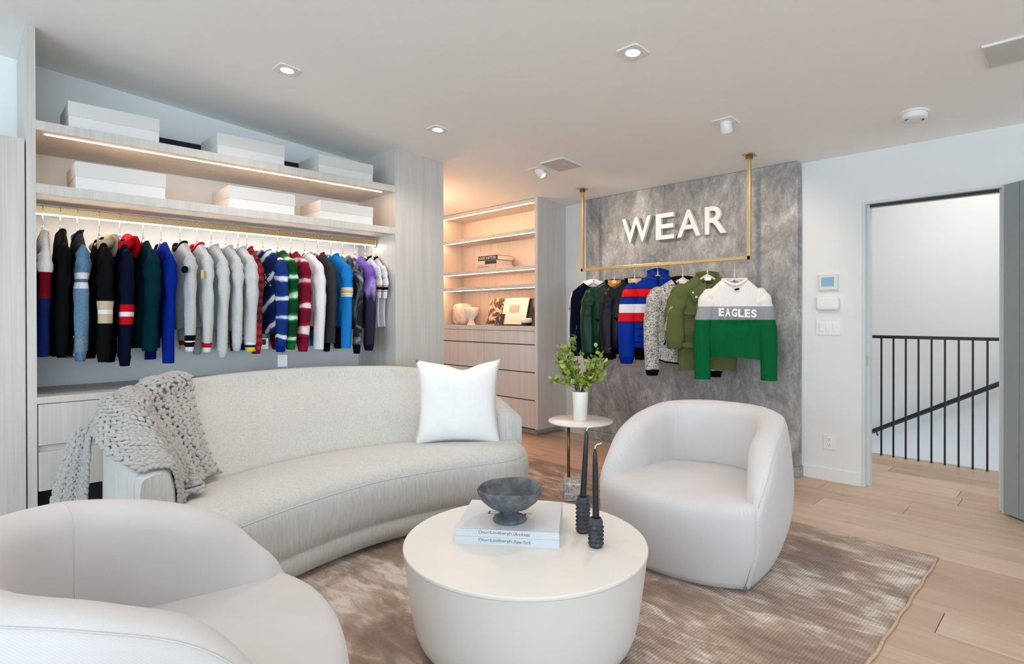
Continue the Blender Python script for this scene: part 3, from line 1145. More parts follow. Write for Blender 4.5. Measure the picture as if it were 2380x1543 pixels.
def garment_body(name, spec, mat, parent, n=44):
    """torso loft, local x across, -y to the front, z down from the neck"""
    L = spec.get('len', 0.62)
    W = spec.get('w', 0.235)
    T = spec.get('t', 0.045)
    neck = spec.get('neck', 0.085)
    flare = spec.get('flare', 0.0)
    ph = spec.get('seed', 0.0)
    dip = spec.get('dip', 0.05)
    amp = spec.get('fold', 0.010)
    hemx = spec.get('hem', 0.0)
    sh = spec.get('shoulder', 0.085)
    tt0 = spec.get('tt', 0.046)
    prof = [(0.0, neck, tt0), (0.010, neck + 0.018, tt0), (0.032, lerp(neck, W * 0.87, 0.42), lerp(tt0, 0.047, 0.15)), (sh - 0.018, W * 0.78, lerp(tt0, 0.044, 0.3)), (sh, W * 0.88, lerp(tt0, 0.04, 0.4)), (sh + 0.035, W * 0.93, lerp(tt0, T, 0.55)), (sh + 0.09, W * 0.94, lerp(tt0, T, 0.85))]
    m = 14
    for i in range(1, m + 1):
        s = i / m
        z = lerp(sh + 0.09, L, s)
        ww = W * (0.93 + 0.05 * math.sin(s * PI)) + flare * s
        if hemx and s > 0.9:
            ww *= 1 - hemx
        prof.append((z, ww, T * (0.95 + 0.25 * math.sin(s * PI * 0.9))))
    rings = []
    for z, ww, tt in prof:
        ring = []
        g = min(1, max(0, (z - 0.09) / (L - 0.09)))
        for j in range(n):
            a = 2 * PI * j / n
            c, s = math.cos(a), math.sin(a)
            x = ww * math.copysign(abs(c) ** 0.72, c)
            y = tt * math.copysign(abs(s) ** 0.8, s)
            y += amp * g * (math.sin(x * 46 + ph * 7 + z * 3) + 0.6 * math.sin(x * 23 + ph * 3 - z * 5)) * (0.4 + 0.6 * abs(s))
            y += 0.006 * g * math.sin(z * 21 + ph * 5 + x * 9)
            zz = -z
            if z < 0.06:
                front = max(0, -s)
                zz -= dip * front * math.exp(-(x / (neck * 0.85)) ** 2) * (1 - z / 0.06)
            if z == prof[-1][0]:
                zz -= 0.012 * math.sin(x * 11 + ph) + spec.get('curvehem', 0) * (1 - (x / ww) ** 2)
            ring.append(Vector((x, y, zz)))
        rings.append(ring)
    return loft(name, rings, mat, parent, True, False, False), rings[0]


def sleeve(parent, side, spec, mat, cuff=None, name='sleeve'):
    W = spec.get('w', 0.235)
    SL = spec.get('slen', 0.62)
    r0, r1 = spec.get('sr', (0.085, 0.052))
    out = spec.get('sout', 0.04)
    fwd = spec.get('sfwd', -0.01)
    ph = spec.get('seed', 0.0) + side
    sh = spec.get('shoulder', 0.085)
    th = spec.get('sthick', 0.62)
    tq = min(1.0, spec.get('tt', 0.046) / 0.046)
    pts = cr([(W * 0.62, 0, -sh - 0.022), (W * 0.80, 0, -sh - 0.048), (W * 0.93 + out * 0.15, fwd * 0.4, -sh - 0.115), (W * 0.99 + out * 0.7, fwd, -sh - SL * 0.52), (W * 0.94 + out, fwd * 1.6, -sh - SL)], 6)
    N = len(pts)
    rings = []
    for i, p in enumerate(pts):
        s = i / (N - 1)
        d = (pts[min(i + 1, N - 1)] - pts[max(i - 1, 0)]).normalized()
        a = Vector((d.z, 0, -d.x)).normalized()
        bq = Vector((0, 1, 0))
        rr = lerp(r0, r1, s ** 0.85)
        rr *= min(1.0, 0.52 + 0.48 * (s / 0.22))
        wr = 0.0045 * math.sin(s * 34 + ph * 4 + math.sin(s * 11 + ph)) * math.sin(s * PI) ** 2
        ring = []
        for j in range(18):
            t = 2 * PI * j / 18
            ca, sa = math.cos(t), math.sin(t)
            q = p + a * ((rr + wr) * ca) + bq * ((rr * th * lerp(0.72 * tq, 1.0, min(1.0, s / 0.42)) + wr + 0.005 * math.sin(3 * t + s * 12 + ph)) * sa)
            ring.append(Vector((q.x * side, q.y, q.z)))
        rings.append(ring)
    o = loft(name, rings, mat, parent, True, False, False)
    if cuff:
        end = pts[-1]
        rr = []
        for dz, f in ((0.004, 0.98), (0.0, 1.0), (-0.03, 0.86), (-cuff[1] + 0.01, 0.80), (-cuff[1], 0.74), (-cuff[1], 0.60)):
            rr.append([Vector(((end.x + r1 * f * math.cos(2 * PI * j / 18)) * side, end.y + r1 * th * f * math.sin(2 * PI * j / 18), end.z + dz)) for j in range(18)])
        loft('cuff', rr, cuff[0], parent, True, False, True)
    return o


def collar(parent, ring, mat, h=0.018, r=0.007, name='neckband'):
    pts = [p + Vector((0, 0, 0.002)) for p in ring]
    rings = []
    n = len(pts)
    cx = sum((p.x for p in pts)) / n
    for i in range(n):
        p = pts[i]
        o = Vector((p.x, p.y * 1.3, 0)).normalized()
        rings.append([p + o * r + Vector((0, 0, -h * 0.6)), p + o * r + Vector((0, 0, h * 0.2)), p + Vector((0, 0, h * 0.55)), p - o * r * 0.6 + Vector((0, 0, h * 0.2)), p - o * r * 0.6 + Vector((0, 0, -h * 0.6))])
    V = [q for rg in rings for q in rg]
    F = []
    for i in range(n):
        k = (i + 1) % n
        for j in range(5):
            F.append((i * 5 + j, k * 5 + j, k * 5 + (j + 1) % 5, i * 5 + (j + 1) % 5))
    return obj(name, V, F, mat, parent)


def stand_collar(parent, ring, mat, h=0.05, out=0.015, fd=0.75):
    pts = ring
    xm = max(abs(p.x) for p in ring)
    rr = []
    for dz, f in ((-0.012, 1.02), (0.012, 1.0), (h * 0.6, 1.0 + out * 3), (h, 1.0 + out * 4), (h + 0.002, 0.94 + out * 4), (h * 0.5, 0.93), (-0.01, 0.92)):
        rr.append([Vector((p.x * f, p.y * (f + 0.12), p.z + (dz * (1 - fd * max(0.0, -p.y / 0.046) - 0.35 * (p.x / xm) ** 2) if dz > 0.013 else dz))) for p in pts])
    return loft('collar', rr, mat, parent, True, False, False)


def hood(parent, mat, wdt=0.12, h=0.05, drop=0.13, lining=None):
    """hood lying folded behind and around the neck"""
    rings = []
    n = 20
    for i in range(13):
        u = i / 12
        a = lerp(-0.62 * PI, 0.62 * PI, u) + PI / 2
        base = Vector((math.cos(a) * wdt * 0.86, math.sin(a) * 0.05 - 0.005, 0.0))
        back = max(0, math.sin(a))
        rad = 0.032 + 0.022 * back
        rings.append([base + Vector((math.cos(a) * rad * math.cos(2 * PI * j / n), math.sin(a) * rad * 0.8 * math.cos(2 * PI * j / n), -0.012 - 0.035 * (1 - back) + (h * (0.55 + 0.45 * back)) * math.sin(2 * PI * j / n) + 0.006 * math.sin(4 * PI * j / n + u * 9))) for j in range(n)])
    o = loft('hood', rings, mat, parent)
    rings = []
    for i in range(7):
        s = i / 6
        z = 0.02 - s * drop
        ww = 0.105 * math.sqrt(max(0.05, 1 - (s * 0.9) ** 2))
        rings.append([Vector((ww * math.cos(2 * PI * j / n), 0.062 + 0.02 * math.sin(s * PI) + 0.028 * math.sin(2 * PI * j / n), z)) for j in range(n)])
    loft('hood_back', rings, mat, parent)
    return o


def patch(parent, x, y, z, w_, h_, mat, name='patch', oval=False, rz=0.0, ry=0.0):
    n = 16
    V = []
    for yy in (-0.0015, 0.0015):
        for j in range(n):
            a = 2 * PI * (j + 0.5) / n
            c, s = math.cos(a), math.sin(a)
            m = 1.0 if oval else max(abs(c), abs(s))
            V.append((c / m * w_ / 2, yy, s / m * h_ / 2))
    F = [tuple(range(n)), tuple(range(n, 2 * n))] + [(j, (j + 1) % n, n + (j + 1) % n, n + j) for j in range(n)]
    return obj(name, V, F, mat, parent, False, (x, y, z), (0, ry, rz))


BAR_TOP = 1.877


def hanger(x, y, ztop, zneck, rz, bar_half, label, group, hookrot=None):
    """hook wraps over the bar; body sits inside the garment. Local x across the garment."""
    t = empty('clothes_hanger', (x, y, zneck), rz)
    tag(t, label, 'hanger', group)
    H = ztop - zneck
    rr = bar_half
    rel = (hookrot if hookrot is not None else 0.0)
    ca, sa = math.cos(rel), math.sin(rel)
    path = []
    for k in range(13):
        a = lerp(-0.35 * PI, 1.0 * PI, k / 12)
        path.append((rr * math.cos(PI - a), H - rr + rr * math.sin(PI - a) if False else H - rr + rr * math.sin(a)))
    path = [( -p[0], p[1]) for p in path]
    # path now ends on one side; bring it down to the stem
    ex, ez = path[-1]
    path += [(ex * 0.98, ez - 0.012), (ex * 0.45, ez - 0.03), (0.0, ez - 0.045), (0.0, 0.03), (0.0, -0.004)]
    tube('hook', [(px * ca, px * sa, pz) for px, pz in path], 0.0024, M['chrome'], t, 6)
    tube('stem_collar', [(0, 0, 0.006), (0, 0, 0.03)], 0.0055, M['hanger'], t, 8)
    rings = []
    for k in range(13):
        s = -1 + 2 * k / 12
        px = 0.155 * s
        pz = -0.004 - 0.088 * abs(s)
        hh = 0.013 * (1 - 0.35 * abs(s))
        rings.append([Vector((px, 0.007 * math.cos(2 * PI * j / 8), pz + hh * math.sin(2 * PI * j / 8))) for j in range(8)])
    loft('hanger_body', rings, M['hanger'], t)
    return t


# colours
K_BLACK = (0.0045, 0.0045, 0.005, 1)
K_NAVY = (0.003, 0.005, 0.018, 1)
K_GREY = srgb(188, 190, 192)
K_WHITE = srgb(226, 226, 230)
K_RED = (0.52, 0.006, 0.016, 1)
K_TAN = srgb(196, 180, 152)
F = {}
F['black'] = cloth('black_cotton', K_BLACK)
F['navy'] = cloth('navy_cotton', K_NAVY)
F['grey'] = cloth('grey_marl', K_GREY, marl=0.14)
F['lgrey'] = cloth('light_grey_marl', srgb(198, 200, 201), marl=0.12)
F['white'] = cloth('white_cotton', K_WHITE, marl=0.03)
F['red'] = cloth('red_cotton', K_RED)
F['tan'] = cloth('tan_fleece', K_TAN, marl=0.05)
F['char'] = cloth('charcoal_marl', (0.042, 0.045, 0.049, 1), marl=0.3)
F['teal'] = cloth('dark_teal_fleece', (0.001, 0.022, 0.032, 1))
F['royal'] = cloth('royal_blue_jersey', (0.002, 0.020, 0.24, 1))
F['sky'] = cloth('bright_blue_jersey', (0.012, 0.19, 0.55, 1), marl=0.03)
F['denim'] = cloth('washed_denim', srgb(96, 130, 160), marl=0.35, scale=120)
F['denimd'] = cloth('dark_washed_denim', srgb(52, 58, 66), marl=0.3, scale=120)
F['yellow'] = cloth('yellow_rib', (0.80, 0.55, 0.06, 1))
F['olive'] = cloth('olive_twill', (0.105, 0.125, 0.047, 1), marl=0.06)
F['dkgreen'] = cloth('dark_green_nylon', (0.003, 0.034, 0.014, 1), rough=0.35, bump=0.35)
F['nylon'] = cloth('midnight_nylon', (0.004, 0.005, 0.010, 1), rough=0.4, bump=0.3)
F['orange'] = cloth('orange_lining', (0.55, 0.22, 0.05, 1))
F['cream'] = cloth('cream_fleece', srgb(222, 220, 214), marl=0.05)
F['thread'] = plain('white_thread', (0.85, 0.85, 0.86), 0.9)

GZ = 1.722       # neck height on the wardrobe rail
RZ = -PI / 2
garments = []


def hang(x, name, label, cat='shirt', turn=0.16, z=GZ, yoff=0.0):
    t = empty(name, (x, 4.24 + yoff, z), RZ + turn)
    tag(t, label, cat, 'clothes on the wardrobe rail')
    return t


def hk(x, z, turn, label):
    hanger(x, 4.24, 1.879, z + 0.008, RZ + turn, 0.015, label, 'hangers on the wardrobe rail', 0.0)


def simple(x, name, label, bodymat, slmat, spec, cuff=None, neckmat=None, cat='shirt', turn=0.16, z=GZ):
    t = hang(x, name, label, cat, turn, z)
    o, ring = garment_body('body', spec, bodymat, t)
    for s in (1, -1):
        sleeve(t, s, spec, slmat, cuff)
    if neckmat:
        collar(t, ring, neckmat)
    hk(x, z, turn, 'hanger holding the ' + label.split(' on ')[0].split(' with ')[0] if False else spec['hl'])
    return t, ring


# 1 striped sweater against the side panel
m1 = bands('white_maroon_navy_knit', [(0.0, K_WHITE), (-0.24, (0.16, 0.004, 0.012, 1)), (-0.385, (0.006, 0.016, 0.10, 1))], rib=0.3)
simple(0.352, 'striped_sweater', 'white maroon and navy striped sweater beside the left panel', m1, m1, dict(tt=0.021, len=0.62, w=0.205, t=0.022, slen=0.62, sr=(0.06, 0.042), sthick=0.62, seed=1, sout=0.0, hl='hanger at the left end of the rail with the striped sweater'), None, F['white'], 'sweater', -0.02, 1.725)
# 2 black jacket
t, ring = simple(0.432, 'black_jacket', 'plain black jacket second from the left on the rail', F['black'], F['black'], dict(tt=0.021, len=0.72, w=0.209, t=0.036, slen=0.60, sr=(0.062, 0.045), seed=2, sout=-0.01, hl='hanger holding the plain black jacket'), (F['black'], 0.04), F['black'], 'jacket', -0.01, 1.735)
# 3 denim jacket
sp3 = dict(tt=0.021, len=0.70, w=0.209, t=0.034, slen=0.60, sr=(0.068, 0.05), seed=3, sout=0.0, sfwd=-0.01, hl='hanger holding the denim jacket')
m3 = bands('striped_denim', [(0.0, srgb(96, 130, 160)), (-0.235, K_WHITE), (-0.27, srgb(80, 112, 142)), (-0.29, K_WHITE), (-0.325, srgb(104, 140, 170)), (-0.60, srgb(120, 146, 166))], marl=0.3)
t = hang(0.512, 'denim_jacket', 'washed denim jacket with white sleeve stripes and grey collar', 'jacket', 0.01, 1.725)
o, ring = garment_body('body', sp3, F['denimd'], t)
for s in (1, -1):
    sleeve(t, s, sp3, m3, (F['denim'], 0.055))
stand_collar(t, ring, F['denimd'], 0.03, 0.05)
patch(t, 0.255, -0.048, -0.205, 0.022, 0.035, F['black'], 'bee_patch', True)
for i, z in enumerate((-0.60, -0.70)):
    patch(t, 0.245, -0.052, z, 0.014, 0.014, M['chrome'], 'button', True)
hk(0.512, 1.725, 0.01, sp3['hl'])
# 4 black hoodie, tan hood
sp4 = dict(tt=0.021, len=0.64, w=0.214, t=0.045, slen=0.60, sr=(0.078, 0.055), seed=4, sout=0.0, hl='hanger holding the black hoodie with tan hood')
m4 = bands('black_tan_sleeve', [(0.0, K_BLACK), (-0.385, K_TAN), (-0.437, K_WHITE), (-0.460, K_TAN), (-0.515, K_BLACK)])
t = hang(0.618, 'hoodie', 'black hoodie with tan hood and tan sleeve band', 'hoodie', 0.02, 1.715)
o, ring = garment_body('body', sp4, F['black'], t)
for s in (1, -1):
    sleeve(t, s, sp4, m4, (F['black'], 0.055))
hood(t, F['tan'])
hk(0.618, 1.715, 0.02, sp4['hl'])
# 5 navy hoodie, red hood
sp5 = dict(tt=0.021, len=0.60, w=0.214, t=0.042, slen=0.63, sr=(0.074, 0.052), seed=5, sout=0.0, hl='hanger holding the navy hoodie with red hood')
m5 = bands('navy_red_sleeve', [(0.0, K_NAVY), (-0.405, K_RED), (-0.448, K_WHITE), (-0.476, K_RED), (-0.522, K_NAVY)])
t = hang(0.722, 'hoodie', 'navy hoodie with red hood and red and white sleeve band', 'hoodie', 0.02, 1.715)
o, ring = garment_body('body', sp5, F['navy'], t)
for s in (1, -1):
    sleeve(t, s, sp5, m5, (F['navy'], 0.055))
hood(t, F['red'])
hk(0.722, 1.715, 0.02, sp5['hl'])
# 6 teal, 7 royal
simple(0.846, 'sweatshirt', 'plain dark teal sweatshirt on the wardrobe rail', F['teal'], F['teal'], dict(tt=0.021, len=0.66, w=0.223, t=0.05, slen=0.60, sr=(0.084, 0.06), seed=6, sout=-0.005, hl='hanger holding the dark teal sweatshirt'), None, None, 'sweatshirt', 0.04, 1.715)
simple(0.946, 'long_sleeve_shirt', 'royal blue long sleeved top next to the teal sweatshirt', F['royal'], F['royal'], dict(tt=0.021, len=0.60, w=0.214, t=0.032, slen=0.68, sr=(0.066, 0.048), seed=7, sout=0.0, hl='hanger holding the royal blue top'), None, None, 'shirt', 0.03, 1.715)
# 8 grey raglan
sp = dict(tt=0.030, len=0.56, w=0.223, t=0.04, slen=0.56, sr=(0.07, 0.045), seed=8, sout=0.02, hl='hanger holding the grey shirt with black cuffs')
m8 = bands('grey_black_hem', [(0.0, K_GREY), (-0.60, K_BLACK), (-0.635, K_WHITE)], marl=0.12)
t, ring = simple(1.056, 'sweatshirt', 'grey sweatshirt with black and white cuffs and oval arm patch', F['grey'], m8, sp, (bands('black_white_cuff', [(0, K_BLACK), (-0.672, K_WHITE)]), 0.06), F['black'], 'sweatshirt', 0.04)
patch(t, 0.262, -0.05, -0.19, 0.05, 0.045, F['black'], 'oval_patch', True, 0.5)
# 9 grey with red
sp = dict(tt=0.030, len=0.56, w=0.223, t=0.04, slen=0.57, sr=(0.07, 0.044), seed=9, sout=0.02, hl='hanger holding the grey shirt with red cuffs')
t, ring = simple(1.157, 'sweatshirt', 'grey sweatshirt with red side panel and red cuffs', F['lgrey'], F['lgrey'], sp, (bands('red_white_cuff', [(0, K_RED), (-0.682, K_WHITE)]), 0.06), F['red'], 'sweatshirt', 0.04)
patch(t, 0.262, -0.05, -0.215, 0.022, 0.055, cloth('pale_yellow_patch', srgb(222, 196, 128)), 'patch', False, 0.5)
patch(t, 0.20, 0.0, -0.47, 0.05, 0.26, F['red'], 'red_panel', True, 0.3)
# 10, 11, 12 grey sweatshirts
for x, lab, hl, turn, sl in ((1.246, 'light grey crew sweatshirt between the red cuffed one and another grey one', 'hanger holding the light grey crew sweatshirt', 0.05, 0.62), (1.337, 'grey marl sweatshirt, second of the plain grey ones', 'hanger holding the second plain grey sweatshirt', 0.04, 0.58)):
    t, ring = simple(x, 'sweatshirt', lab, F['grey'], F['lgrey'], dict(tt=0.030, len=0.56, w=0.228, t=0.04, slen=sl, sr=(0.072, 0.044), seed=x * 10, sout=0.02, hl=hl), (F['lgrey'], 0.05), F['lgrey'], 'sweatshirt', turn)
    patch(t, 0, -0.049, -0.075, 0.016, 0.028, F['black'], 'neck_label')
sp = dict(tt=0.030, len=0.60, w=0.233, t=0.042, slen=0.575, sr=(0.082, 0.056), seed=12, sout=0.015, hl='hanger holding the grey sweatshirt with striped cuffs')
simple(1.422, 'sweatshirt', 'grey sweatshirt with navy white and yellow striped cuffs', F['lgrey'], F['lgrey'], sp, (bands('team_cuff', [(0, (0.006, 0.012, 0.08, 1)), (-0.655, K_WHITE), (-0.672, (0.006, 0.012, 0.08, 1)), (-0.69, (0.85, 0.62, 0.05, 1))]), 0.062), F['lgrey'], 'sweatshirt', 0.05)
# 13 plaid
t, ring = simple(1.481, 'flannel_shirt', 'red and black plaid flannel shirt with buttoned cuff', plaid('red_plaid'), plaid('red_plaid_sleeve'), dict(tt=0.021, len=0.62, w=0.219, t=0.032, slen=0.60, sr=(0.066, 0.05), seed=13, sout=0.0, hl='hanger holding the red plaid shirt'), (plaid('red_plaid_cuff'), 0.055), F['red'], 'shirt', 0.01)
patch(t, 0.245, -0.036, -0.715, 0.012, 0.012, F['thread'], 'button', True)
# 14-16 tie dye
td = tiedye('blue_tie_dye', (0.004, 0.014, 0.075, 1), (0.01, 0.04, 0.20, 1), srgb(222, 228, 236), 2.2, 0.06, 'rings', 0.3, 0.7)
td_s = tiedye('blue_tie_dye_sleeve', (0.008, 0.03, 0.17, 1), (0.01, 0.045, 0.24, 1), srgb(222, 228, 236), 2.2, 0.06, 'rings', 0.0)
t, ring = simple(1.592, 'tie_dye_sweatshirt', 'blue tie-dye sweatshirt with white outlined chest letters', td, td_s, dict(tt=0.030, len=0.60, w=0.237, t=0.042, slen=0.60, sr=(0.076, 0.05), seed=14, fold=0.003, sout=0.0, hl='hanger holding the blue tie-dye sweatshirt'), (F['royal'], 0.05), None, 'sweatshirt', 0.24)
lt = text('chest_lettering', 'TK', 0.1, 0.001, F['thread'], t, Matrix.Translation((0.01, -0.056, -0.27)) @ Matrix.Rotation(PI / 2, 4, 'X'), align='LEFT', fit=(0.17, 0.085))
text('lettering_inner', 'TK', 0.1, 0.001, F['navy'], lt, Matrix.Translation((0.017, -0.0575, -0.263)) @ Matrix.Rotation(PI / 2, 4, 'X'), align='LEFT', fit=(0.156, 0.071))
tg = tiedye('green_tie_dye', (0.003, 0.045, 0.012, 1), (0.004, 0.20, 0.035, 1), srgb(214, 232, 214), 2.2, 0.06, 'rings', 1.7)
t, ring = simple(1.70, 'tie_dye_sweatshirt', 'green tie-dye sweatshirt with a yellow letter on the chest', tg, tg, dict(tt=0.030, len=0.60, w=0.233, t=0.04, slen=0.585, sr=(0.078, 0.052), seed=15, fold=0.003, sout=0.0, hl='hanger holding the green tie-dye sweatshirt'), (cloth('green_rib', (0.004, 0.16, 0.03, 1)), 0.05), None, 'sweatshirt', 0.08)
text('chest_letter', 'N', 0.1, 0.001, F['yellow'], t, Matrix.Translation((0.08, -0.054, -0.29)) @ Matrix.Rotation(PI / 2, 4, 'X'), align='LEFT', fit=(0.07, 0.09))
tr = tiedye('crimson_tie_dye', (0.16, 0.005, 0.02, 1), (0.30, 0.012, 0.045, 1), srgb(240, 214, 216), 1.75, 0.05, 'rings', 2.3)
simple(1.80, 'tie_dye_sweatshirt', 'crimson tie-dye sweatshirt with pale rings down the sleeve', tr, tr, dict(tt=0.021, len=0.60, w=0.223, t=0.036, slen=0.60, sr=(0.082, 0.058), seed=16, sout=0.0, hl='hanger holding the crimson tie-dye sweatshirt'), (cloth('crimson_rib', (0.26, 0.01, 0.035, 1)), 0.055), None, 'sweatshirt', 0.06)
# 17 white, 18 charcoal, 19 bright blue
simple(1.906, 'long_sleeve_shirt', 'white long sleeved shirt between the crimson and charcoal ones', F['white'], F['white'], dict(tt=0.030, len=0.56, w=0.233, t=0.038, slen=0.64, sr=(0.07, 0.05), seed=17, sout=0.01, hl='hanger holding the white long sleeved shirt'), None, F['white'], 'shirt', 0.08)
simple(2.012, 'long_sleeve_shirt', 'charcoal long sleeved shirt with thin red neck seam', F['char'], F['char'], dict(tt=0.021, len=0.60, w=0.219, t=0.034, slen=0.60, sr=(0.066, 0.05), seed=18, sout=0.0, hl='hanger holding the charcoal shirt'), None, cloth('dark_red_seam', (0.18, 0.02, 0.03, 1)), 'shirt', 0.06)
m19 = bands('blue_striped_sleeve', [(0.0, (0.012, 0.19, 0.55, 1)), (-0.262, K_WHITE), (-0.276, (0.012, 0.19, 0.55, 1)), (-0.280, K_WHITE), (-0.288, srgb(222, 168, 60)), (-0.308, K_WHITE), (-0.318, (0.012, 0.19, 0.55, 1)), (-0.324, K_WHITE), (-0.334, (0.012, 0.19, 0.55, 1))])
simple(2.122, 'long_sleeve_shirt', 'bright blue shirt with white and yellow arm stripes', F['sky'], m19, dict(tt=0.030, len=0.55, w=0.237, t=0.038, slen=0.64, sr=(0.07, 0.05), seed=19, sout=0.0, hl='hanger holding the bright blue shirt'), None, F['sky'], 'shirt', 0.09)
# 20, 21 dark tie dye
t20 = tiedye('black_tie_dye', (0.005, 0.006, 0.008, 1), (0.018, 0.02, 0.025, 1), srgb(150, 158, 166), 5.0, 0.42, 'noise', 4.0)
simple(2.222, 'tie_dye_sweatshirt', 'black and grey tie-dye sweatshirt near the right end', t20, t20, dict(tt=0.021, len=0.56, w=0.228, t=0.036, slen=0.62, sr=(0.066, 0.042), seed=20, sout=0.0, hl='hanger holding the black and grey tie-dye sweatshirt'), (F['black'], 0.07), None, 'sweatshirt', 0.09)
t21k = NT('purple_tie_dye', 0.9)
zz = t21k.math('MULTIPLY', t21k.sep(t21k.coord())[2], -1.0)
nn = t21k.math('MULTIPLY', t21k.math('SUBTRACT', t21k.noise(t21k.coord((1, 1, 0.5)), 14, 4), 0.5), 0.35)
t21k.base(t21k.ramp(t21k.math('ADD', zz, nn), [(0.0, srgb(130, 100, 190)), (0.16, srgb(96, 66, 160)), (0.26, srgb(160, 140, 210)), (0.34, (0.016, 0.008, 0.05, 1)), (0.6, (0.01, 0.006, 0.03, 1))]))
simple(2.326, 'tie_dye_sweatshirt', 'purple to black tie-dye sweatshirt near the right end', t21k.m, t21k.m, dict(tt=0.021, len=0.58, w=0.233, t=0.036, slen=0.62, sr=(0.074, 0.054), seed=21, sout=0.0, hl='hanger holding the purple tie-dye sweatshirt'), (cloth('dark_plum_rib', (0.012, 0.006, 0.03, 1)), 0.05), None, 'sweatshirt', 0.08)
# 22, 23 white tees
for x, lab, cols, hl, turn in ((2.424, 'white tee with red and black sleeve stripes, second from the right', (srgb(200, 90, 80), K_BLACK), 'hanger holding the white tee with red and black stripes', 0.02), (2.486, 'white tee with tan and black sleeve stripes at the right end', (srgb(170, 140, 110), K_BLACK), 'hanger at the right end of the rail with a white tee', 0.0)):
    mt = bands('tee_stripes', [(0.0, K_WHITE), (-0.235, cols[0]), (-0.243, K_WHITE), (-0.250, K_BLACK), (-0.272, K_WHITE), (-0.279, cols[0]), (-0.287, K_WHITE)])
    simple(x, 'tee_shirt', lab, F['white'], mt, dict(tt=0.021, len=0.58, w=0.205, t=0.018, slen=0.25, sr=(0.070, 0.062), sthick=0.30, seed=x, sout=0.0, hl=hl), None, F['black'], 'tee shirt', turn, 1.722)

# hang tags below the hem
tgm = plain('white_tag_card', (0.82, 0.82, 0.81), 0.6, vary=0.01)
t = empty('hang_tag', (1.668, 4.08, 0.962))
tag(t, 'white square hang tag on a black cord below the green tie-dye hem', 'tag')
t.rotation_euler = (0, 0, 0.5 - PI / 2 + 0.6)
tube('cord', [(0, 0, 0.17), (0.002, 0, 0.08), (0, 0, 0.0)], 0.0015, M['slot'], t, 6)
box('card', -0.032, 0.032, -0.001, 0.001, -0.085, 0.0, tgm, t)
t = empty('hang_tag', (1.535, 4.07, 1.085))
tag(t, 'small pale hang tag half hidden under the plaid shirt', 'tag')
t.rotation_euler = (0, 0, -0.6)
box('card', -0.028, 0.028, -0.001, 0.001, -0.075, 0.0, tgm, t)
box('print', -0.012, 0.014, -0.0016, -0.0009, -0.045, -0.008, M['slot'], t)

# ------------------------------------------------------------------ garments on the hanging rack
NZ = 1.535
TR = PI + PI - PI / 2 + 0.56 - PI   # base -90 deg, turned towards the viewpoint
TR = -PI / 2 + 0.56


def rack(y, name, label, cat, z=NZ, turn=0.0, xo=0.0):
    t = empty(name, (4.28 + xo, y, z), TR + turn)
    tag(t, label, cat, 'clothes on the hanging brass rack')
    return t


def rhk(y, z, label, turn=0.0):
    hanger(4.28, y, 1.6925, z + 0.008, TR + turn, 0.0165, label, 'hangers on the brass rack', -0.56 - turn)


def zip_line(parent, path, mat, r=0.004, name='zip'):
    return tube(name, path, r, mat, parent, 6)


# R1 navy vest
t = rack(3.306, 'gilet', 'sleeveless navy gilet with white hood, leftmost on the brass rack', 'gilet', 1.55)
sp = dict(len=0.70, w=0.225, t=0.045, seed=31, neck=0.09)
o, ring = garment_body('body', sp, F['navy'], t)
hood(t, F['white'], 0.115, 0.045)
for s in (1, -1):
    tube('armhole_trim', [(s * 0.195, -0.03, -0.09), (s * 0.214, -0.034, -0.16), (s * 0.224, -0.03, -0.24), (s * 0.226, 0.02, -0.25), (s * 0.216, 0.034, -0.15), (s * 0.196, 0.03, -0.09)], 0.006, F['white'], t, 6)
    tube('side_trim', [(s * 0.229, 0, -0.26), (s * 0.232, 0, -0.45), (s * 0.229, 0, -0.69)], 0.006, F['white'], t, 6)
rhk(3.306, 1.55, 'hanger holding the navy gilet')


def bomber(y, z, label, mat, ribm, lining, seed, hl, ringclr=None, ln=0.60):
    t = rack(y, 'bomber_jacket', label, 'jacket', z)
    sp = dict(len=ln, w=0.245, t=0.06, slen=0.56, sr=(0.088, 0.062), seed=seed, neck=0.085, fold=0.013, hem=0.06, dip=0.10, sout=0.0, sthick=0.75, sfwd=-0.02)
    o, ring = garment_body('body', sp, mat, t)
    for s in (1, -1):
        sleeve(t, s, sp, mat, (ribm, 0.06))
    stand_collar(t, ring, ribm, 0.022, 0.01)
    loft('hem_band', [[Vector((0.232 * f * math.copysign(abs(math.cos(2 * PI * j / 40)) ** 0.72, math.cos(2 * PI * j / 40)), 0.062 * f * math.sin(2 * PI * j / 40), -zz)) for j in range(40)] for zz, f in ((ln - 0.015, 0.98), (ln, 1.0), (ln + 0.05, 0.97), (ln + 0.055, 0.9))], ribm, t, True, False, False)
    obj('lining', [(-0.055, -0.040, -0.02), (0.055, -0.040, -0.02), (0.0, -0.052, -0.105), (-0.06, 0.03, 0.015), (0.06, 0.03, 0.015)], [(0, 1, 2), (0, 3, 4, 1)], lining, t, False)
    patch(t, 0.0, -0.035, -0.018, 0.035, 0.02, F['thread'], 'neck_label')
    zip_line(t, [(0.0, -0.058, -0.11), (0.0, -0.075, -0.3), (0.0, -0.07, -ln)], M['slot'], 0.004)
    patch(t, -0.13, -0.08, -0.36, 0.10, 0.02, ribm, 'pocket_flap', False, 0, 0.5)
    rhk(y, z, hl)
    return t


bomber(3.066, 1.55, 'dark green bomber jacket with orange lining on the brass rack', F['dkgreen'], cloth('green_black_rib', (0.004, 0.016, 0.009, 1)), F['orange'], 32, 'hanger holding the dark green bomber')
bomber(2.85, 1.555, 'midnight navy bomber jacket between the green and blue jackets', F['nylon'], F['black'], cloth('pale_pink_lining', srgb(206, 170, 150)), 33, 'hanger holding the midnight navy bomber')

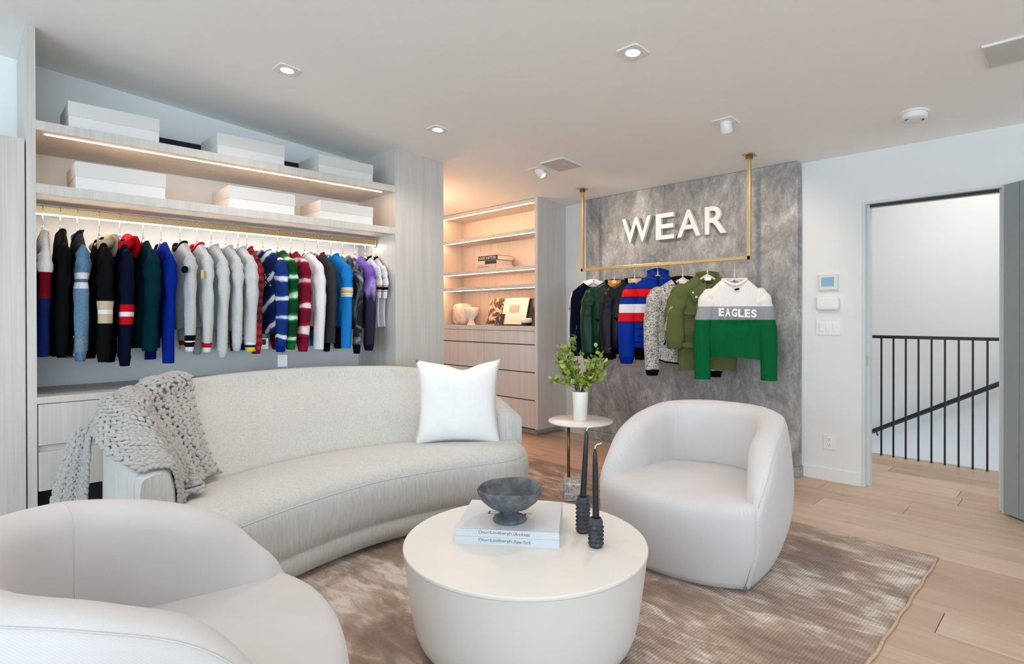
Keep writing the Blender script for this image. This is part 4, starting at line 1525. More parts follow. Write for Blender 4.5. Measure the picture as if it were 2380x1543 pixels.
# R4 puffer
mp = bands('puffer_panels', [(0.0, (0.002, 0.026, 0.26, 1)), (-0.10, (0.045, 0.003, 0.02, 1)), (-0.108, (0.62, 0.008, 0.016, 1)), (-0.175, (0.045, 0.003, 0.02, 1)), (-0.182, (0.002, 0.028, 0.29, 1)), (-0.235, K_WHITE), (-0.31, (0.62, 0.008, 0.016, 1)), (-0.385, (0.045, 0.003, 0.02, 1)), (-0.392, (0.002, 0.028, 0.29, 1))], rough=0.5)
fb = cloth('royal_puffer_nylon', (0.002, 0.028, 0.29, 1), rough=0.5)
t = rack(2.617, 'puffer_jacket', 'blue puffer jacket with red and white chest stripes and tall collar', 'jacket', 1.575)
sp = dict(len=0.60, w=0.245, t=0.07, slen=0.60, sr=(0.098, 0.066), seed=34, neck=0.092, fold=0.008, hem=0.05, dip=0.02, sout=0.03, sthick=0.85, sfwd=-0.03)
o, ring = garment_body('body', sp, mp, t)
for s in (1, -1):
    sleeve(t, s, sp, mp, (F['royal'], 0.06))
for z in (-0.45, -0.51, -0.56):
    tube('quilt_seam', [(-0.225, -0.045, z), (-0.12, -0.083, z), (0, -0.09, z), (0.12, -0.083, z), (0.225, -0.045, z)], 0.0025, F['navy'], t, 6)
stand_collar(t, ring, fb, 0.072, 0.0, 0.75)
zip_line(t, [(0.0, -0.075, 0.0), (0.0, -0.088, -0.2), (0.0, -0.092, -0.4), (0.0, -0.085, -0.6)], F['navy'], 0.005)
zip_line(t, [(-0.10, -0.088, -0.40), (-0.125, -0.084, -0.50)], M['chrome'], 0.003, 'pocket_zip')
rhk(2.617, 1.575, 'hanger holding the striped blue puffer')

# R5 boucle
kb = NT('black_white_boucle', 0.95)
nb = kb.noise(kb.coord((28, 40, 70)), 2.0, 3, 0.6, 1.8)
kb.base(kb.ramp(nb, [(0.44, (0.015, 0.015, 0.016, 1)), (0.50, srgb(210, 205, 200)), (1.0, srgb(226, 222, 218))]))
kb.bump(nb, 0.5, 0.01)
t = rack(2.384, 'boucle_jacket', 'black and white boucle zip jacket with black collar', 'jacket', 1.54)
sp = dict(len=0.64, w=0.24, t=0.06, slen=0.66, sr=(0.085, 0.058), seed=35, neck=0.085, fold=0.009, dip=0.09, sout=0.02, sthick=0.8, sfwd=-0.03, curvehem=0.05)
o, ring = garment_body('body', sp, kb.m, t)
for s in (1, -1):
    sleeve(t, s, sp, kb.m, (F['black'], 0.05))
stand_collar(t, ring, F['black'], 0.028, 0.02)
patch(t, 0.0, -0.03, -0.03, 0.06, 0.045, F['thread'], 'neck_label')
zip_line(t, [(0.0, -0.06, -0.10), (0.0, -0.082, -0.3), (0.0, -0.078, -0.62)], M['slot'], 0.004)
zip_line(t, [(-0.10, -0.084, -0.40), (-0.12, -0.086, -0.46), (-0.15, -0.082, -0.54)], F['black'], 0.006, 'pocket_zip')
tube('hem_trim', [(-0.22, -0.04, -0.655), (-0.14, -0.072, -0.68), (0.0, -0.084, -0.695), (0.14, -0.072, -0.68), (0.22, -0.04, -0.655)], 0.006, F['black'], t, 6)
rhk(2.384, 1.54, 'hanger holding the boucle jacket')

# R6 olive field jacket
t = rack(2.17, 'field_jacket', 'olive green field jacket with yellow striped trim and rolled sleeves', 'jacket', 1.555)
sp = dict(len=0.75, w=0.235, t=0.06, slen=0.42, sr=(0.088, 0.075), seed=36, neck=0.09, fold=0.008, dip=0.09, sout=0.03, sthick=0.8, sfwd=-0.04)
o, ring = garment_body('body', sp, F['olive'], t)
for s in (1, -1):
    sleeve(t, s, sp, F['olive'], (F['olive'], 0.075))
stand_collar(t, ring, F['olive'], 0.04, 0.0)
obj('collar_flap', [(-0.02, -0.07, -0.05), (-0.15, -0.075, -0.13), (-0.10, -0.08, -0.215), (-0.015, -0.082, -0.10)], [(0, 1, 2, 3)], F['olive'], t, False).modifiers.new('thick', 'SOLIDIFY').thickness = 0.006
for px, pz in ((-0.115, -0.135), (-0.09, -0.17)):
    patch(t, px, -0.084, pz, 0.012, 0.012, M['chrome'], 'snap', True)
stripe = NT('striped_trim', 0.9)
st_ = stripe.sep(stripe.coord((1, 1, 1)))
fr = stripe.math('FRACT', stripe.math('MULTIPLY', stripe.math('ADD', st_[0], stripe.math('MULTIPLY', st_[2], -0.42)), 52))
stripe.base(stripe.ramp(fr, [(0.0, srgb(214, 176, 60)), (0.38, (0.02, 0.02, 0.03, 1)), (0.55, srgb(220, 214, 190)), (0.75, (0.05, 0.04, 0.03, 1))], 'CONSTANT'))
obj('front_trim', [(-0.075, -0.083, -0.19), (-0.035, -0.084, -0.17), (0.035, -0.09, -0.36), (0.008, -0.09, -0.40)], [(0, 1, 2, 3)], stripe.m, t, False).modifiers.new('thick', 'SOLIDIFY').thickness = 0.004
patch(t, -0.30, -0.085, -0.34, 0.03, 0.20, stripe.m, 'sleeve_trim', False, 0, 0.25)
for px, pz, w_, h_ in ((-0.12, -0.30, 0.12, 0.03), (-0.12, -0.55, 0.15, 0.045)):
    patch(t, px, -0.086, pz, w_, h_, F['olive'], 'pocket_flap')
    tube('pocket_seam', [(px - w_ / 2, -0.0885, pz - h_ / 2 + 0.008), (px, -0.0895, pz - h_ / 2 - 0.004), (px + w_ / 2, -0.0885, pz - h_ / 2 + 0.008)], 0.0022, cloth('dark_olive_thread', (0.05, 0.06, 0.025, 1)), t, 6)
tube('waist_seam', [(-0.228, -0.03, -0.47), (-0.12, -0.078, -0.475), (0, -0.085, -0.478), (0.12, -0.078, -0.475)], 0.003, F['olive'], t, 6)
patch(t, 0, -0.04, -0.025, 0.05, 0.03, F['thread'], 'neck_label')
rhk(2.17, 1.555, 'hanger holding the olive field jacket')

# R7 EAGLES sweater
m7 = bands('white_grey_green_knit', [(0.0, srgb(228, 226, 226)), (-0.205, srgb(150, 154, 162)), (-0.305, (0.004, 0.115, 0.035, 1))], rib=0.35)
t = rack(1.949, 'knit_sweater', 'white grey and green knit sweater with chest lettering, rightmost on the rack', 'sweater', 1.515)
sp = dict(len=0.60, w=0.215, t=0.06, slen=0.68, sr=(0.078, 0.058), seed=37, neck=0.088, fold=0.011, dip=0.045, sout=0.035, sthick=0.7, sfwd=-0.03)
o, ring = garment_body('body', sp, m7, t)
for s in (1, -1):
    sleeve(t, s, sp, m7)
collar(t, ring, cloth('white_knit_rib', srgb(228, 226, 226), marl=0.03), 0.022, 0.009)
xx = -0.125
for i, ch in enumerate('EAGLES'):
    ww = 0.040
    yb = -0.098 + 0.9 * (xx + 0.02) ** 2
    text('chest_letter', ch, 0.07, 0.003, F['thread'], t, Matrix.Translation((xx, yb, -0.288 - 0.25 * xx * 0.2)) @ Matrix.Rotation(PI / 2, 4, 'X'), offset=0.003, align='LEFT', fit=(ww, 0.062))
    xx += ww + 0.006
patch(t, 0.01, -0.06, -0.078, 0.035, 0.014, F['black'], 'neck_label', False, 0, -0.2)
rhk(1.949, 1.515, 'hanger holding the lettered knit sweater')

# ------------------------------------------------------------------ rug
rg = empty('rug', (1.8, 2.05, 0))
tag(rg, 'mottled brown and silver woven rug under the seating', 'rug')
X0, X1, Y0, Y1 = -1.765, 1.77, -1.485, 1.55
V, Fc = [], []
nx, ny = 70, 60
for i in range(nx + 1):
    for j in range(ny + 1):
        x = lerp(X0, X1, i / nx)
        y = lerp(Y0, Y1, j / ny)
        e = min(i, nx - i, j, ny - j)
        wob = 0.004 * math.sin(x * 17 + 1) + 0.003 * math.sin(x * 41)
        wob2 = 0.004 * math.sin(y * 19) + 0.003 * math.sin(y * 37)
        if j == 0 or j == ny:
            y += wob
        if i == 0 or i == nx:
            x += wob2
        z = 0.011 if e > 0 else 0.0015
        if e == 0:
            pass
        V.append((x, y, z + (0.0012 * noise.noise(Vector((x * 6, y * 6, 0))) if e > 1 else 0)))
for i in range(nx):
    for j in range(ny):
        a = i * (ny + 1) + j
        Fc.append((a, a + ny + 1, a + ny + 2, a + 1))
V2 = []
# squeeze the border rows so the edge is a rounded roll about 1 cm wide
for idx, v in enumerate(V):
    i, j = divmod(idx, ny + 1)
    x, y, z = v
    if i == 1:
        x = X0 + 0.008
    if i == nx - 1:
        x = X1 - 0.008
    if j == 1:
        y = Y0 + 0.008
    if j == ny - 1:
        y = Y1 - 0.008
    V2.append((x, y, z))
obj('rug_pile', V2, Fc, M['rug'], rg)
edge = plain('rug_binding', srgb(196, 168, 142), 0.9, vary=0.15, scale=60)


def bind(pts):
    path = []
    for a, b_ in zip(pts, pts[1:]):
        a, b_ = Vector(a), Vector(b_)
        m = max(2, int((b_ - a).length / 0.05))
        for k in range(m):
            p = a.lerp(b_, k / m)
            path.append(p + Vector((0.003 * math.sin(k * 1.7), 0.003 * math.sin(k * 1.3), 0.001 * math.sin(k * 2.1))))
    path.append(Vector(pts[-1]))
    return path


tube('binding', bind([(X0, Y0, 0.006), (X1, Y0, 0.006), (X1, Y1, 0.006), (X0, Y1, 0.006), (X0, Y0, 0.006)]), 0.0065, edge, rg, 6)

# ------------------------------------------------------------------ sofa
SCX = 1.56


def mir(pts, f=None):
    L = list(pts)
    return L + [(2 * SCX - p[0],) + tuple(p[1:]) for p in reversed(L[:-1])]


# outer edge of the shell: (x, y, top height)
OUT = mir([(0.505, 2.60, 0.600), (0.452, 2.90, 0.700), (0.50, 3.28, 0.805), (0.72, 3.585, 0.862), (1.10, 3.775, 0.880), (1.56, 3.84, 0.885)])
INN = mir([(0.640, 2.66), (0.745, 2.92), (1.01, 3.10), (1.28, 3.19), (1.56, 3.215)][:1] + [(0.700, 2.80), (0.80, 2.99), (1.01, 3.11), (1.28, 3.195), (1.56, 3.22)])
NS = 73
outer = resample(cr([(p[0], p[1], p[2]) for p in OUT], 16), NS)
inner = resample(cr([(p[0], p[1], 0) for p in INN], 16), NS)


def shell_profile(i):
    """cross-section from outer bottom over the top down to the seat crease"""
    o = outer[i]
    n_ = inner[i]
    top = o.z
    O = Vector((o.x, o.y, 0))
    I = Vector((n_.x, n_.y, 0))
    d = (I - O)
    D = d.length
    d.normalize()
    th = min(0.155, D * 0.62 + 0.04)
    lean = D - th
    pts = [(0.035, 0.05), (0.008, 0.12), (0.0, top * 0.5), (0.001, top - 0.05), (0.006, top - 0.014), (0.020, top - 0.001), (th * 0.5, top + 0.005), (th - 0.024, top - 0.002), (th - 0.006, top - 0.018), (th + 0.006, top - 0.060)]
    k = 7
    z0 = top - 0.060
    for m in range(1, k + 1):
        s = m / k
        z = lerp(z0, 0.38, s)
        pts.append((th + 0.01 + (lean - 0.01) * s ** 0.9, z))
    return [O + d * a + Vector((0, 0, z)) for a, z in pts]


sofa = empty('sofa', (1.56, 3.1, 0))
tag(sofa, 'curved pale grey crescent sofa in front of the wardrobe', 'sofa')
so = (-1.56, -3.1, 0)
prof = [shell_profile(i) for i in range(NS)]
# the shell as a solid: close each section underneath, cap both arm fronts
sections = []
for i in range(NS):
    p = prof[i]
    ib = p[-1]
    sections.append(p + [Vector((ib.x, ib.y, 0.05))])
sb = loft('shell', sections, M['sofa'], sofa, True, True, True)
sb.location = so
sharp(sb, 55)
for i in (1, NS - 2):
    c = [q + (q - sum((s for s in sections[i]), Vector()) / len(sections[i])).normalized() * 0.0015 for q in sections[i][:-1]]
    s_ = tube('arm_seam', resample(c, 60), 0.0028, M['seam'], sofa, 6)
    s_.location = so
# seat: front edge, crease behind, sections across
NT_ = 61
front = []
for i in range(NT_):
    s = -1 + 2 * i / (NT_ - 1)
    x = SCX + s * 1.035
    ax = abs(x - SCX)
    y = 2.595 - 0.165 * min(1.0, ax / 0.74) ** 1.7
    if ax > 0.80:
        u = (ax - 0.80) / 0.235
        y += 0.14 * (1 - math.sqrt(max(0, 1 - u * u)))
    front.append(Vector((x, y, 0)))
front = resample(front, NT_)
back = resample(cr([(0.56, 2.75, 0)] + [(p.x, p.y + 0.02, 0) for p in inner[4:-4:6]] + [(2.56, 2.75, 0)], 10), NT_)


def seat_sec(i):
    f, b_ = front[i], back[i]
    if i == 0 or i == NT_ - 1:
        b_ = f.lerp(b_, 0.98)
    d = (b_ - f)
    D = d.length
    d.normalize()
    pts = [(0.030, 0.05), (0.020, 0.10), (0.014, 0.150), (0.020, 0.158), (0.006, 0.166), (-0.006, 0.23), (-0.012, 0.30), (-0.009, 0.345), (0.000, 0.376), (0.004, 0.380), (0.005, 0.385), (0.022, 0.410), (0.065, 0.432), (D * 0.3, 0.450), (D * 0.6, 0.447), (D * 0.92, 0.428), (D, 0.41), (D, 0.05)]
    return [f + d * a + Vector((0, 0, z)) for a, z in pts]


secs = [seat_sec(i) for i in range(NT_)]
st = loft('seat', secs, M['sofa'], sofa, True, True, True)
st.location = so
for zi, nm in ((3, 'base_seam'), (9, 'seat_seam')):
    path = [s_[zi] + Vector((0, -0.0025 if zi == 9 else -0.001, 0)) for s_ in secs]
    q = tube(nm, path, 0.0022, M['seam'], sofa, 6)
    q.location = so
for px, py in ((0.75, 2.62), (1.42, 2.72), (2.35, 2.62), (0.8, 3.45), (2.3, 3.45)):
    q = lathe('foot', [(0.0, 0.011), (0.022, 0.011), (0.028, 0.055), (0.0, 0.055)], M['black'], sofa, 16, (px - 1.56, py - 3.1, 0))


# ------------------------------------------------------------------ knitted blanket draped over the left end
def blanket_profile(i, off, fl_=0.13):
    p = prof[i]
    c = [q.copy() for q in p]
    O = Vector((outer[i].x, outer[i].y, 0))
    I = Vector((inner[i].x, inner[i].y, 0))
    d = (I - O).normalized()
    hug = min(1.0, 0.30 + i / 5.0)
    off *= hug
    # outside: hangs clear of the shell; inside: ends on the seat
    out = [p[3] - d * (0.02 + fl_) - Vector((0, 0, 0.44)), p[3] - d * (0.02 + fl_ * 0.8) - Vector((0, 0, 0.26)), p[3] - d * (0.02 + fl_ * 0.45) - Vector((0, 0, 0.11)), p[3] - d * 0.028 - Vector((0, 0, 0.02)), p[4] + Vector((0, 0, 0.02)) - d * 0.016]
    top = [p[5] + Vector((0, 0, off)), p[6] + Vector((0, 0, off)), p[7] + Vector((0, 0, off)) + d * 0.005 * hug, p[8] + (d * 0.018 + Vector((0, 0, 0.012))) * hug, p[9] + d * 0.02 * hug]
    ins = [p[k] + (d * 0.022 + Vector((0, 0, 0.006))) * hug for k in (11, 13, 15)]
    seat = [Vector((p[16].x, p[16].y, 0.462)) + d * 0.022, Vector((p[16].x, p[16].y, 0.466)) + d * 0.040]
    return out + top + ins + seat


NC, NR = 18, 46


def smooth(t):
    t = max(0.0, min(1.0, t))
    return t * t * (3 - 2 * t)


bprof = {}
for i in range(0, 30):
    bprof[i] = [resample(cr(blanket_profile(i, 0.016, q), 6), NR * 2 + 1) for q in (0.02, 0.17)]
cols = []
for c in range(NC * 2 + 1):
    u = c / (NC * 2)
    P = []
    for r in range(NR * 2 + 1):
        v = r / (NR * 2)
        f0 = lerp(11.0, 0.5, smooth((v - 0.34) / 0.24))
        f1 = lerp(15.0, 23.0, smooth(v / 0.42)) if v < 0.42 else lerp(23.0, 17.0, smooth((v - 0.45) / 0.5))
        fi = lerp(f0, f1, u)
        i = int(fi)
        g = u ** 0.8
        A = bprof[i][0][r].lerp(bprof[i][1][r], g)
        B = bprof[i + 1][0][r].lerp(bprof[i + 1][1][r], g)
        Q = A.lerp(B, fi - i)
        if v < 0.42:
            k = smooth(v / 0.36)
            wv_ = lerp(1.0, 0.12, k)
            Hp = Vector((0.425 - (0.02 + 0.085 * u ** 0.9) * wv_, 3.10 + 0.26 * u, lerp(0.27, 0.735, min(1.0, v / 0.36) ** 0.85)))
            Q = Hp.lerp(Q, smooth((v - 0.28) / 0.13))
        P.append(Q)
    cols.append(P)


def bpoint(u, v):
    """u column fraction, v row fraction"""
    fu = u * NC * 2
    fv = v * NR * 2
    i = min(NC * 2 - 1, max(0, int(fu)))
    j = min(NR * 2 - 1, max(0, int(fv)))
    a = cols[i][j].lerp(cols[i + 1][j], fu - i)
    b_ = cols[i][j + 1].lerp(cols[i + 1][j + 1], fu - i)
    return a.lerp(b_, fv - j)


def bframe(u, v):
    e = 0.006
    p = bpoint(u, v)
    du = (bpoint(min(1, u + e), v) - bpoint(max(0, u - e), v)).normalized()
    dv = (bpoint(u, min(1, v + e)) - bpoint(u, max(0, v - e))).normalized()
    n_ = du.cross(dv).normalized()
    cen = Vector((1.3, 2.9, 0.2))
    return p, du, dv, n_


sign = 1.0
p, du, dv, n_ = bframe(0.5, 0.5)
if n_.z < 0:
    sign = -1.0


def fold(u, v):
    g = (0.35 + 0.65 * v) * smooth(u * 7)
    return 0.020 * g * (0.5 + 0.5 * math.sin(u * 31 + 2.0 * math.sin(v * 4))) ** 1.5 + 0.010 * math.sin(u * 13 + 1.3 + v * 2) * smooth(u * 7)


lobe = []
LA, LR = 6, 7
for k in range(LR):
    s = k / (LR - 1)
    r = math.sin(PI * min(1, max(0, s * 0.94 + 0.03))) ** 0.6
    lobe.append([(math.cos(2 * PI * j / LA) * r, math.sin(2 * PI * j / LA) * r, s - 0.5) for j in range(LA)])
rng = random.Random(5)
BV, BF = [], []


def add_lobe(center, axis, side, nrm, length, rad, rad_n):
    b0 = len(BV)
    for ring in lobe:
        for a, b_, c in ring:
            BV.append(center + axis * (c * length) + side * (a * rad) + nrm * (b_ * rad_n))
    for k in range(LR - 1):
        for j in range(LA):
            q = (j + 1) % LA
            BF.append((b0 + k * LA + j, b0 + k * LA + q, b0 + (k + 1) * LA + q, b0 + (k + 1) * LA + j))
    BF.append(tuple(b0 + j for j in reversed(range(LA))))
    BF.append(tuple(b0 + (LR - 1) * LA + j for j in range(LA)))


for c in range(NC):
    u = (c + 0.5) / NC
    hw = 0.5 / NC
    for r in range(NR):
        v = (r + 0.5) / NR
        if v > 0.955 and u > 0.35:
            continue
        if c >= NC - 5:
            # garter edge: lobes lie across, alternating
            for k in (0, 1, 2):
                uu = u + (k * 0.5 - 0.5) * hw
                vv = min(1, v + (0.25 if (r + c + k) % 2 else -0.2) / NR)
                p, du, dv, n_ = bframe(uu, vv)
                n_ = n_ * sign
                ang = rng.uniform(0.6, 1.25) * (1 if (r + k) % 2 else -1)
                ax = (dv * math.cos(ang) + du * math.sin(ang)).normalized()
                sd = n_.cross(ax)
                wdt = (bpoint(min(1, u + hw), v) - bpoint(u - hw, v)).length
                add_lobe(p + n_ * (0.011 + fold(uu, vv) + rng.uniform(0, 0.006)), ax, sd, n_, 0.046 * rng.uniform(0.9, 1.15), 0.0115, 0.0105)
            continue
        for k in (-1, 1):
            uu = u + k * hw * 0.5
            p, du, dv, n_ = bframe(uu, v)
            n_ = n_ * sign
            wdt = (bpoint(u + hw, v) - bpoint(u - hw, v)).length
            ang = -k * 0.60
            ax = (dv * math.cos(ang) + du * math.sin(ang)).normalized()
            sd = n_.cross(ax)
            j1, j2 = rng.uniform(-0.002, 0.002), rng.uniform(0.92, 1.1)
            add_lobe(p + n_ * (0.009 + fold(uu, v) + j1), ax, sd, n_, 0.048 * j2, min(0.0118, wdt * 0.26), 0.0105)
# backing sheet just under the stitches
b0 = len(BV)
for c in range(NC + 1):
    for r in range(NR + 1):
        u, v = c / NC, r / NR
        p, du, dv, n_ = bframe(u, v)
        BV.append(p + n_ * sign * (fold(u, v) * 0.95 + 0.002))
for c in range(NC):
    for r in range(NR):
        u, v = (c + 0.5) / NC, (r + 0.5) / NR
        if v > 0.945 and u > 0.33:
            continue
        a = b0 + c * (NR + 1) + r
        BF.append((a, a + 1, a + NR + 2, a + NR + 1))
# gathered ruffle where the front edge bunches on the seat
for k in range(46):
    a = rng.uniform(0, 2 * PI)
    rr = 0.055 * math.sqrt(rng.random())
    cpos = Vector((0.745 + rr * math.cos(a) * 0.8, 2.80 + rr * math.sin(a) * 1.2, 0.462 + 0.07 * (1 - (rr / 0.06) ** 2) * rng.uniform(0.7, 1.0)))
    nn_ = Vector((math.cos(a) * 0.5, math.sin(a) * 0.5, 1)).normalized()
    ax = Vector((-math.sin(a) + rng.uniform(-0.4, 0.4), math.cos(a) + rng.uniform(-0.4, 0.4), rng.uniform(-0.2, 0.2))).normalized()
    sd = nn_.cross(ax).normalized()
    add_lobe(cpos, ax, sd, nn_, 0.042, 0.0115, 0.010)
org = Vector((0.62, 3.2, 0.8))
bl = obj('knit_blanket', [q - org for q in BV], BF, M['yarn'], None, True, org)
tag(bl, 'chunky grey hand-knitted blanket draped over the left end of the sofa', 'blanket')

# ------------------------------------------------------------------ cushion
N = 26
V, Fc = [], []
H = 0.262
for side in (1, -1):
    for i in range(N + 1):
        for j in range(N + 1):
            a, b_ = -1 + 2 * i / N, -1 + 2 * j / N
            pinch = 0.085
            x = a * H * (1 - pinch * (1 - b_ * b_) * 1.0) * (1.0 + 0.05 * (abs(a * b_)) ** 3)
            z = b_ * H * (1 - pinch * (1 - a * a) * 1.0) * (1.0 + 0.05 * (abs(a * b_)) ** 3)
            if b_ > 0:
                z -= 0.035 * math.exp(-((a - 0.12) / 0.30) ** 2) * b_ ** 3
            t_ = (max(0, 1 - a ** 4) * max(0, 1 - b_ ** 4)) ** 0.55
            y = side * 0.078 * t_ + side * 0.004 * math.sin(a * 9 + b_ * 5) * t_ + 0.003 * math.sin(a * 6)
            V.append((x, -y, z))
n1 = N + 1
for s_ in (0, 1):
    for i in range(N):
        for j in range(N):
            q = s_ * n1 * n1 + i * n1 + j
            Fc.append((q, q + 1, q + n1 + 1, q + n1) if s_ else (q, q + n1, q + n1 + 1, q + 1))
bm = bmesh.new()
for v in V:
    bm.verts.new(v)
bm.verts.ensure_lookup_table()
for f in Fc:
    bm.faces.new([bm.verts[i] for i in f])
bmesh.ops.remove_doubles(bm, verts=bm.verts, dist=0.0015)
bmesh.ops.recalc_face_normals(bm, faces=bm.faces)
me = bpy.data.meshes.new('throw_pillow')
bm.to_mesh(me)
bm.free()
cu = link('throw_pillow', me, M['cushion'], None, True, (2.285, 2.845, 0.688))
cu.rotation_euler = (0, 0, 0)
cu.rotation_euler = (Matrix.Rotation(-0.72, 4, 'Z') @ Matrix.Rotation(-0.16, 4, 'X')).to_euler()
tag(cu, 'white square throw pillow with pointed corners at the right end of the sofa', 'pillow')


# ------------------------------------------------------------------ tub chairs
def tub_chair(loc, rz, label):
    t = empty('tub_chair', loc, rz)
    tag(t, label, 'armchair', 'pale swivel tub chairs facing the coffee table')
    n = 65
    half = [(0.354, 0.385, 0.403), (0.343, 0.398, 0.422), (0.306, 0.410, 0.478), (0.253, 0.418, 0.530), (0.18, 0.425, 0.610), (0.085, 0.426, 0.667), (-0.063, 0.420, 0.712), (-0.243, 0.374, 0.742), (-0.38, 0.251, 0.752), (-0.438, 0.10, 0.756), (-0.444, 0.0, 0.756)]
    pts = half + [(p[0], -p[1], p[2]) for p in reversed(half[:-1])]
    oc = resample(cr(pts, 12), n)
    cx, cy = 0.0, 0.0
    secs = []
    for i, o in enumerate(oc):
        top = o.z
        O = Vector((o.x, o.y, 0))
        tan = (oc[min(i + 1, n - 1)] - oc[max(0, i - 1)])
        tan.z = 0
        tan.normalize()
        d = Vector((tan.y, -tan.x, 0))
        if d.dot(Vector((-0.0, 0, 0)) - O) < 0:
            d = -d
        e = min(i, n - 1 - i) / 10
        th = 0.135 * min(1.0, 0.55 + 0.45 * e) if e < 1 else 0.135

        def ins(z):
            # barrel shape of the outer side: narrower at the bottom and top
            if z < 0.36:
                return 0.085 * ((0.36 - z) / 0.33) ** 2.0
            return 0.045 * ((z - 0.36) / 0.40) ** 2.0
        P = []
        for z in (0.03, 0.06, 0.12, 0.20, 0.28, 0.36):
            P.append((ins(z), z))
        zt = top - 0.045
        for z in (lerp(0.36, zt, 0.35), lerp(0.36, zt, 0.7), zt):
            P.append((ins(z), z))
        base = ins(zt)
        P += [(base + 0.012, top - 0.018), (base + 0.036, top - 0.003), (base + th * 0.5, top), (base + th - 0.035, top - 0.006), (base + th - 0.010, top - 0.026), (base + th, top - 0.06)]
        zz = top - 0.06
        for s_ in (0.25, 0.5, 0.75, 1.0):
            P.append((base + th + 0.02 * math.sin(s_ * PI) * 0.3, lerp(zz, 0.33, s_)))
        secs.append([O + d * a + Vector((0, 0, z)) for a, z in P] + [O + d * (base + th) + Vector((0, 0, 0.03))])
    sh = loft('shell', secs, M['twill'], t, True, True, True)
    # seat block with crowned top and bulged front panel
    m = 33
    rows = []
    fr = []
    for i in range(m):
        s = -1 + 2 * i / (m - 1)
        y = 0.388 * s
        x = 0.354 + 0.108 * (1 - abs(s) ** 2.4)
        fr.append((x, y))
    secs = []
    for (x, y) in fr:
        sy = y / 0.388
        xb = -0.29 * math.sqrt(max(0.0, 1 - (sy * 0.985) ** 2)) if abs(sy) < 0.99 else 0.20
        xb = min(xb, 0.20) if abs(sy) > 0.9 else xb
        low = 0.90
        P = []
        for z, ix, ky in ((0.03, 0.075, 0.86), (0.06, 0.062, 0.885), (0.12, 0.038, 0.93), (0.20, 0.014, 0.975), (0.28, 0.002, 0.998), (0.35, 0.0, 1.0), (0.385, 0.006, 1.0), (0.408, 0.022, 0.99), (0.421, 0.05, 0.975)):
            P.append(Vector((x - ix, y * ky, z)))
        for s_, zc in ((0.25, 0.434), (0.5, 0.440), (0.8, 0.434), (1.0, 0.42)):
            P.append(Vector((lerp(x - 0.05, xb, s_), y * 0.965, zc - 0.010 * sy * sy)))
        P.append(Vector((xb, y * 0.9, 0.10)))
        secs.append(P)
    loft('seat', secs, M['twill'], t, True, True, True)
    # seams: crescent seam of the arm tops and back panel seams
    body = sh

    def seam(i, a, b_):
        sec = [v for v in [Vector(q) for q in shsec[i]]][a:b_]
        c = sum(shsec[i], Vector()) / len(shsec[i])
        tube('seam', [q + (q - c).normalized() * 0.0004 for q in sec], 0.0016, M['seam'], t, 6)
    shsec = []
    vs = body.data.vertices
    k = len(secs[0])
    ns = len(vs) // n
    for i in range(n):
        shsec.append([vs[i * ns + j].co.copy() for j in range(ns)])
    for i in (21, 43):
        seam(i, 10, ns - 1)
    for rng_ in (range(1, n - 1),):
        tube('seam', [shsec[i][9] + Vector((0, 0, 0.001)) for i in rng_], 0.0016, M['seam'], t, 6)
    for i in (0, n - 1):
        tube('seam', [shsec[i][j] * 1.0 + Vector((0.002, 0, 0)) for j in range(0, 9)], 0.002, M['seam'], t, 6)
    lathe('swivel_base', [(0.0, 0.0125), (0.27, 0.0125), (0.27, 0.032), (0.0, 0.032)], M['black'], t, 40)
    return t


tub_chair((2.749, 1.427, 0), PI + 0.081, 'pale round tub chair at the right near the plaster feature wall')
tub_chair((0.316, 1.582, 0), -0.324, 'large pale tub chair in the near left foreground')

# ------------------------------------------------------------------ coffee table and what stands on it
TZ = 0.38
R = 0.4636
ct = empty('coffee_table', (1.566, 1.541, 0))
tag(ct, 'round cream drum coffee table in the centre of the rug', 'table')
lathe('drum', [(0.0, 0.0125), (0.30, 0.0125), (0.352, 0.017), (0.385, 0.030), (0.407, 0.052), (0.420, 0.085), (0.428, 0.12), (0.440, 0.20), (0.452, 0.29), (R - 0.003, 0.362), (R - 0.002, 0.366), (0.0, 0.366)], M['table'], ct, 128)
lathe('tabletop', [(0.0, 0.3655), (R - 0.001, 0.3655), (R, 0.368), (R, 0.376), (R - 0.0015, TZ - 0.0006), (R - 0.006, TZ), (0.0, TZ)], M['table'], ct, 128)
bz = math.atan2(-0.781, 0.624)


def bookc(z, T, label, txt1, txt2, sl):
    L, D = 0.394, 0.335
    cx = (1.344 + 1.59) / 2 + 0.781 * D / 2
    cy = (1.695 + 1.387) / 2 + 0.624 * D / 2
    t = book('book', L, D, T, M['bookgrey'], (cx, cy, z), bz)
    tag(t, label, 'book', 'pale grey books on the coffee table')
    box('edge_panel', L / 2 - 0.001, L / 2 + 0.0004, -D / 2, D / 2, 0, T, M['bookgrey'], t)
    box('spine_face', -L / 2, L / 2, -D / 2 - 0.0002, -D / 2 + 0.001, 0, T, M['bookgrey'], t)
    spine_text(t, txt1, 0.02, -0.105, T * 0.32, D, fit=(0.125, 0.0135))
    spine_text(t, txt2, 0.02, 0.024, T * 0.30, D, 0.35, fit=(0.065 if 'A' in txt2 else 0.068, 0.0135))
    return t


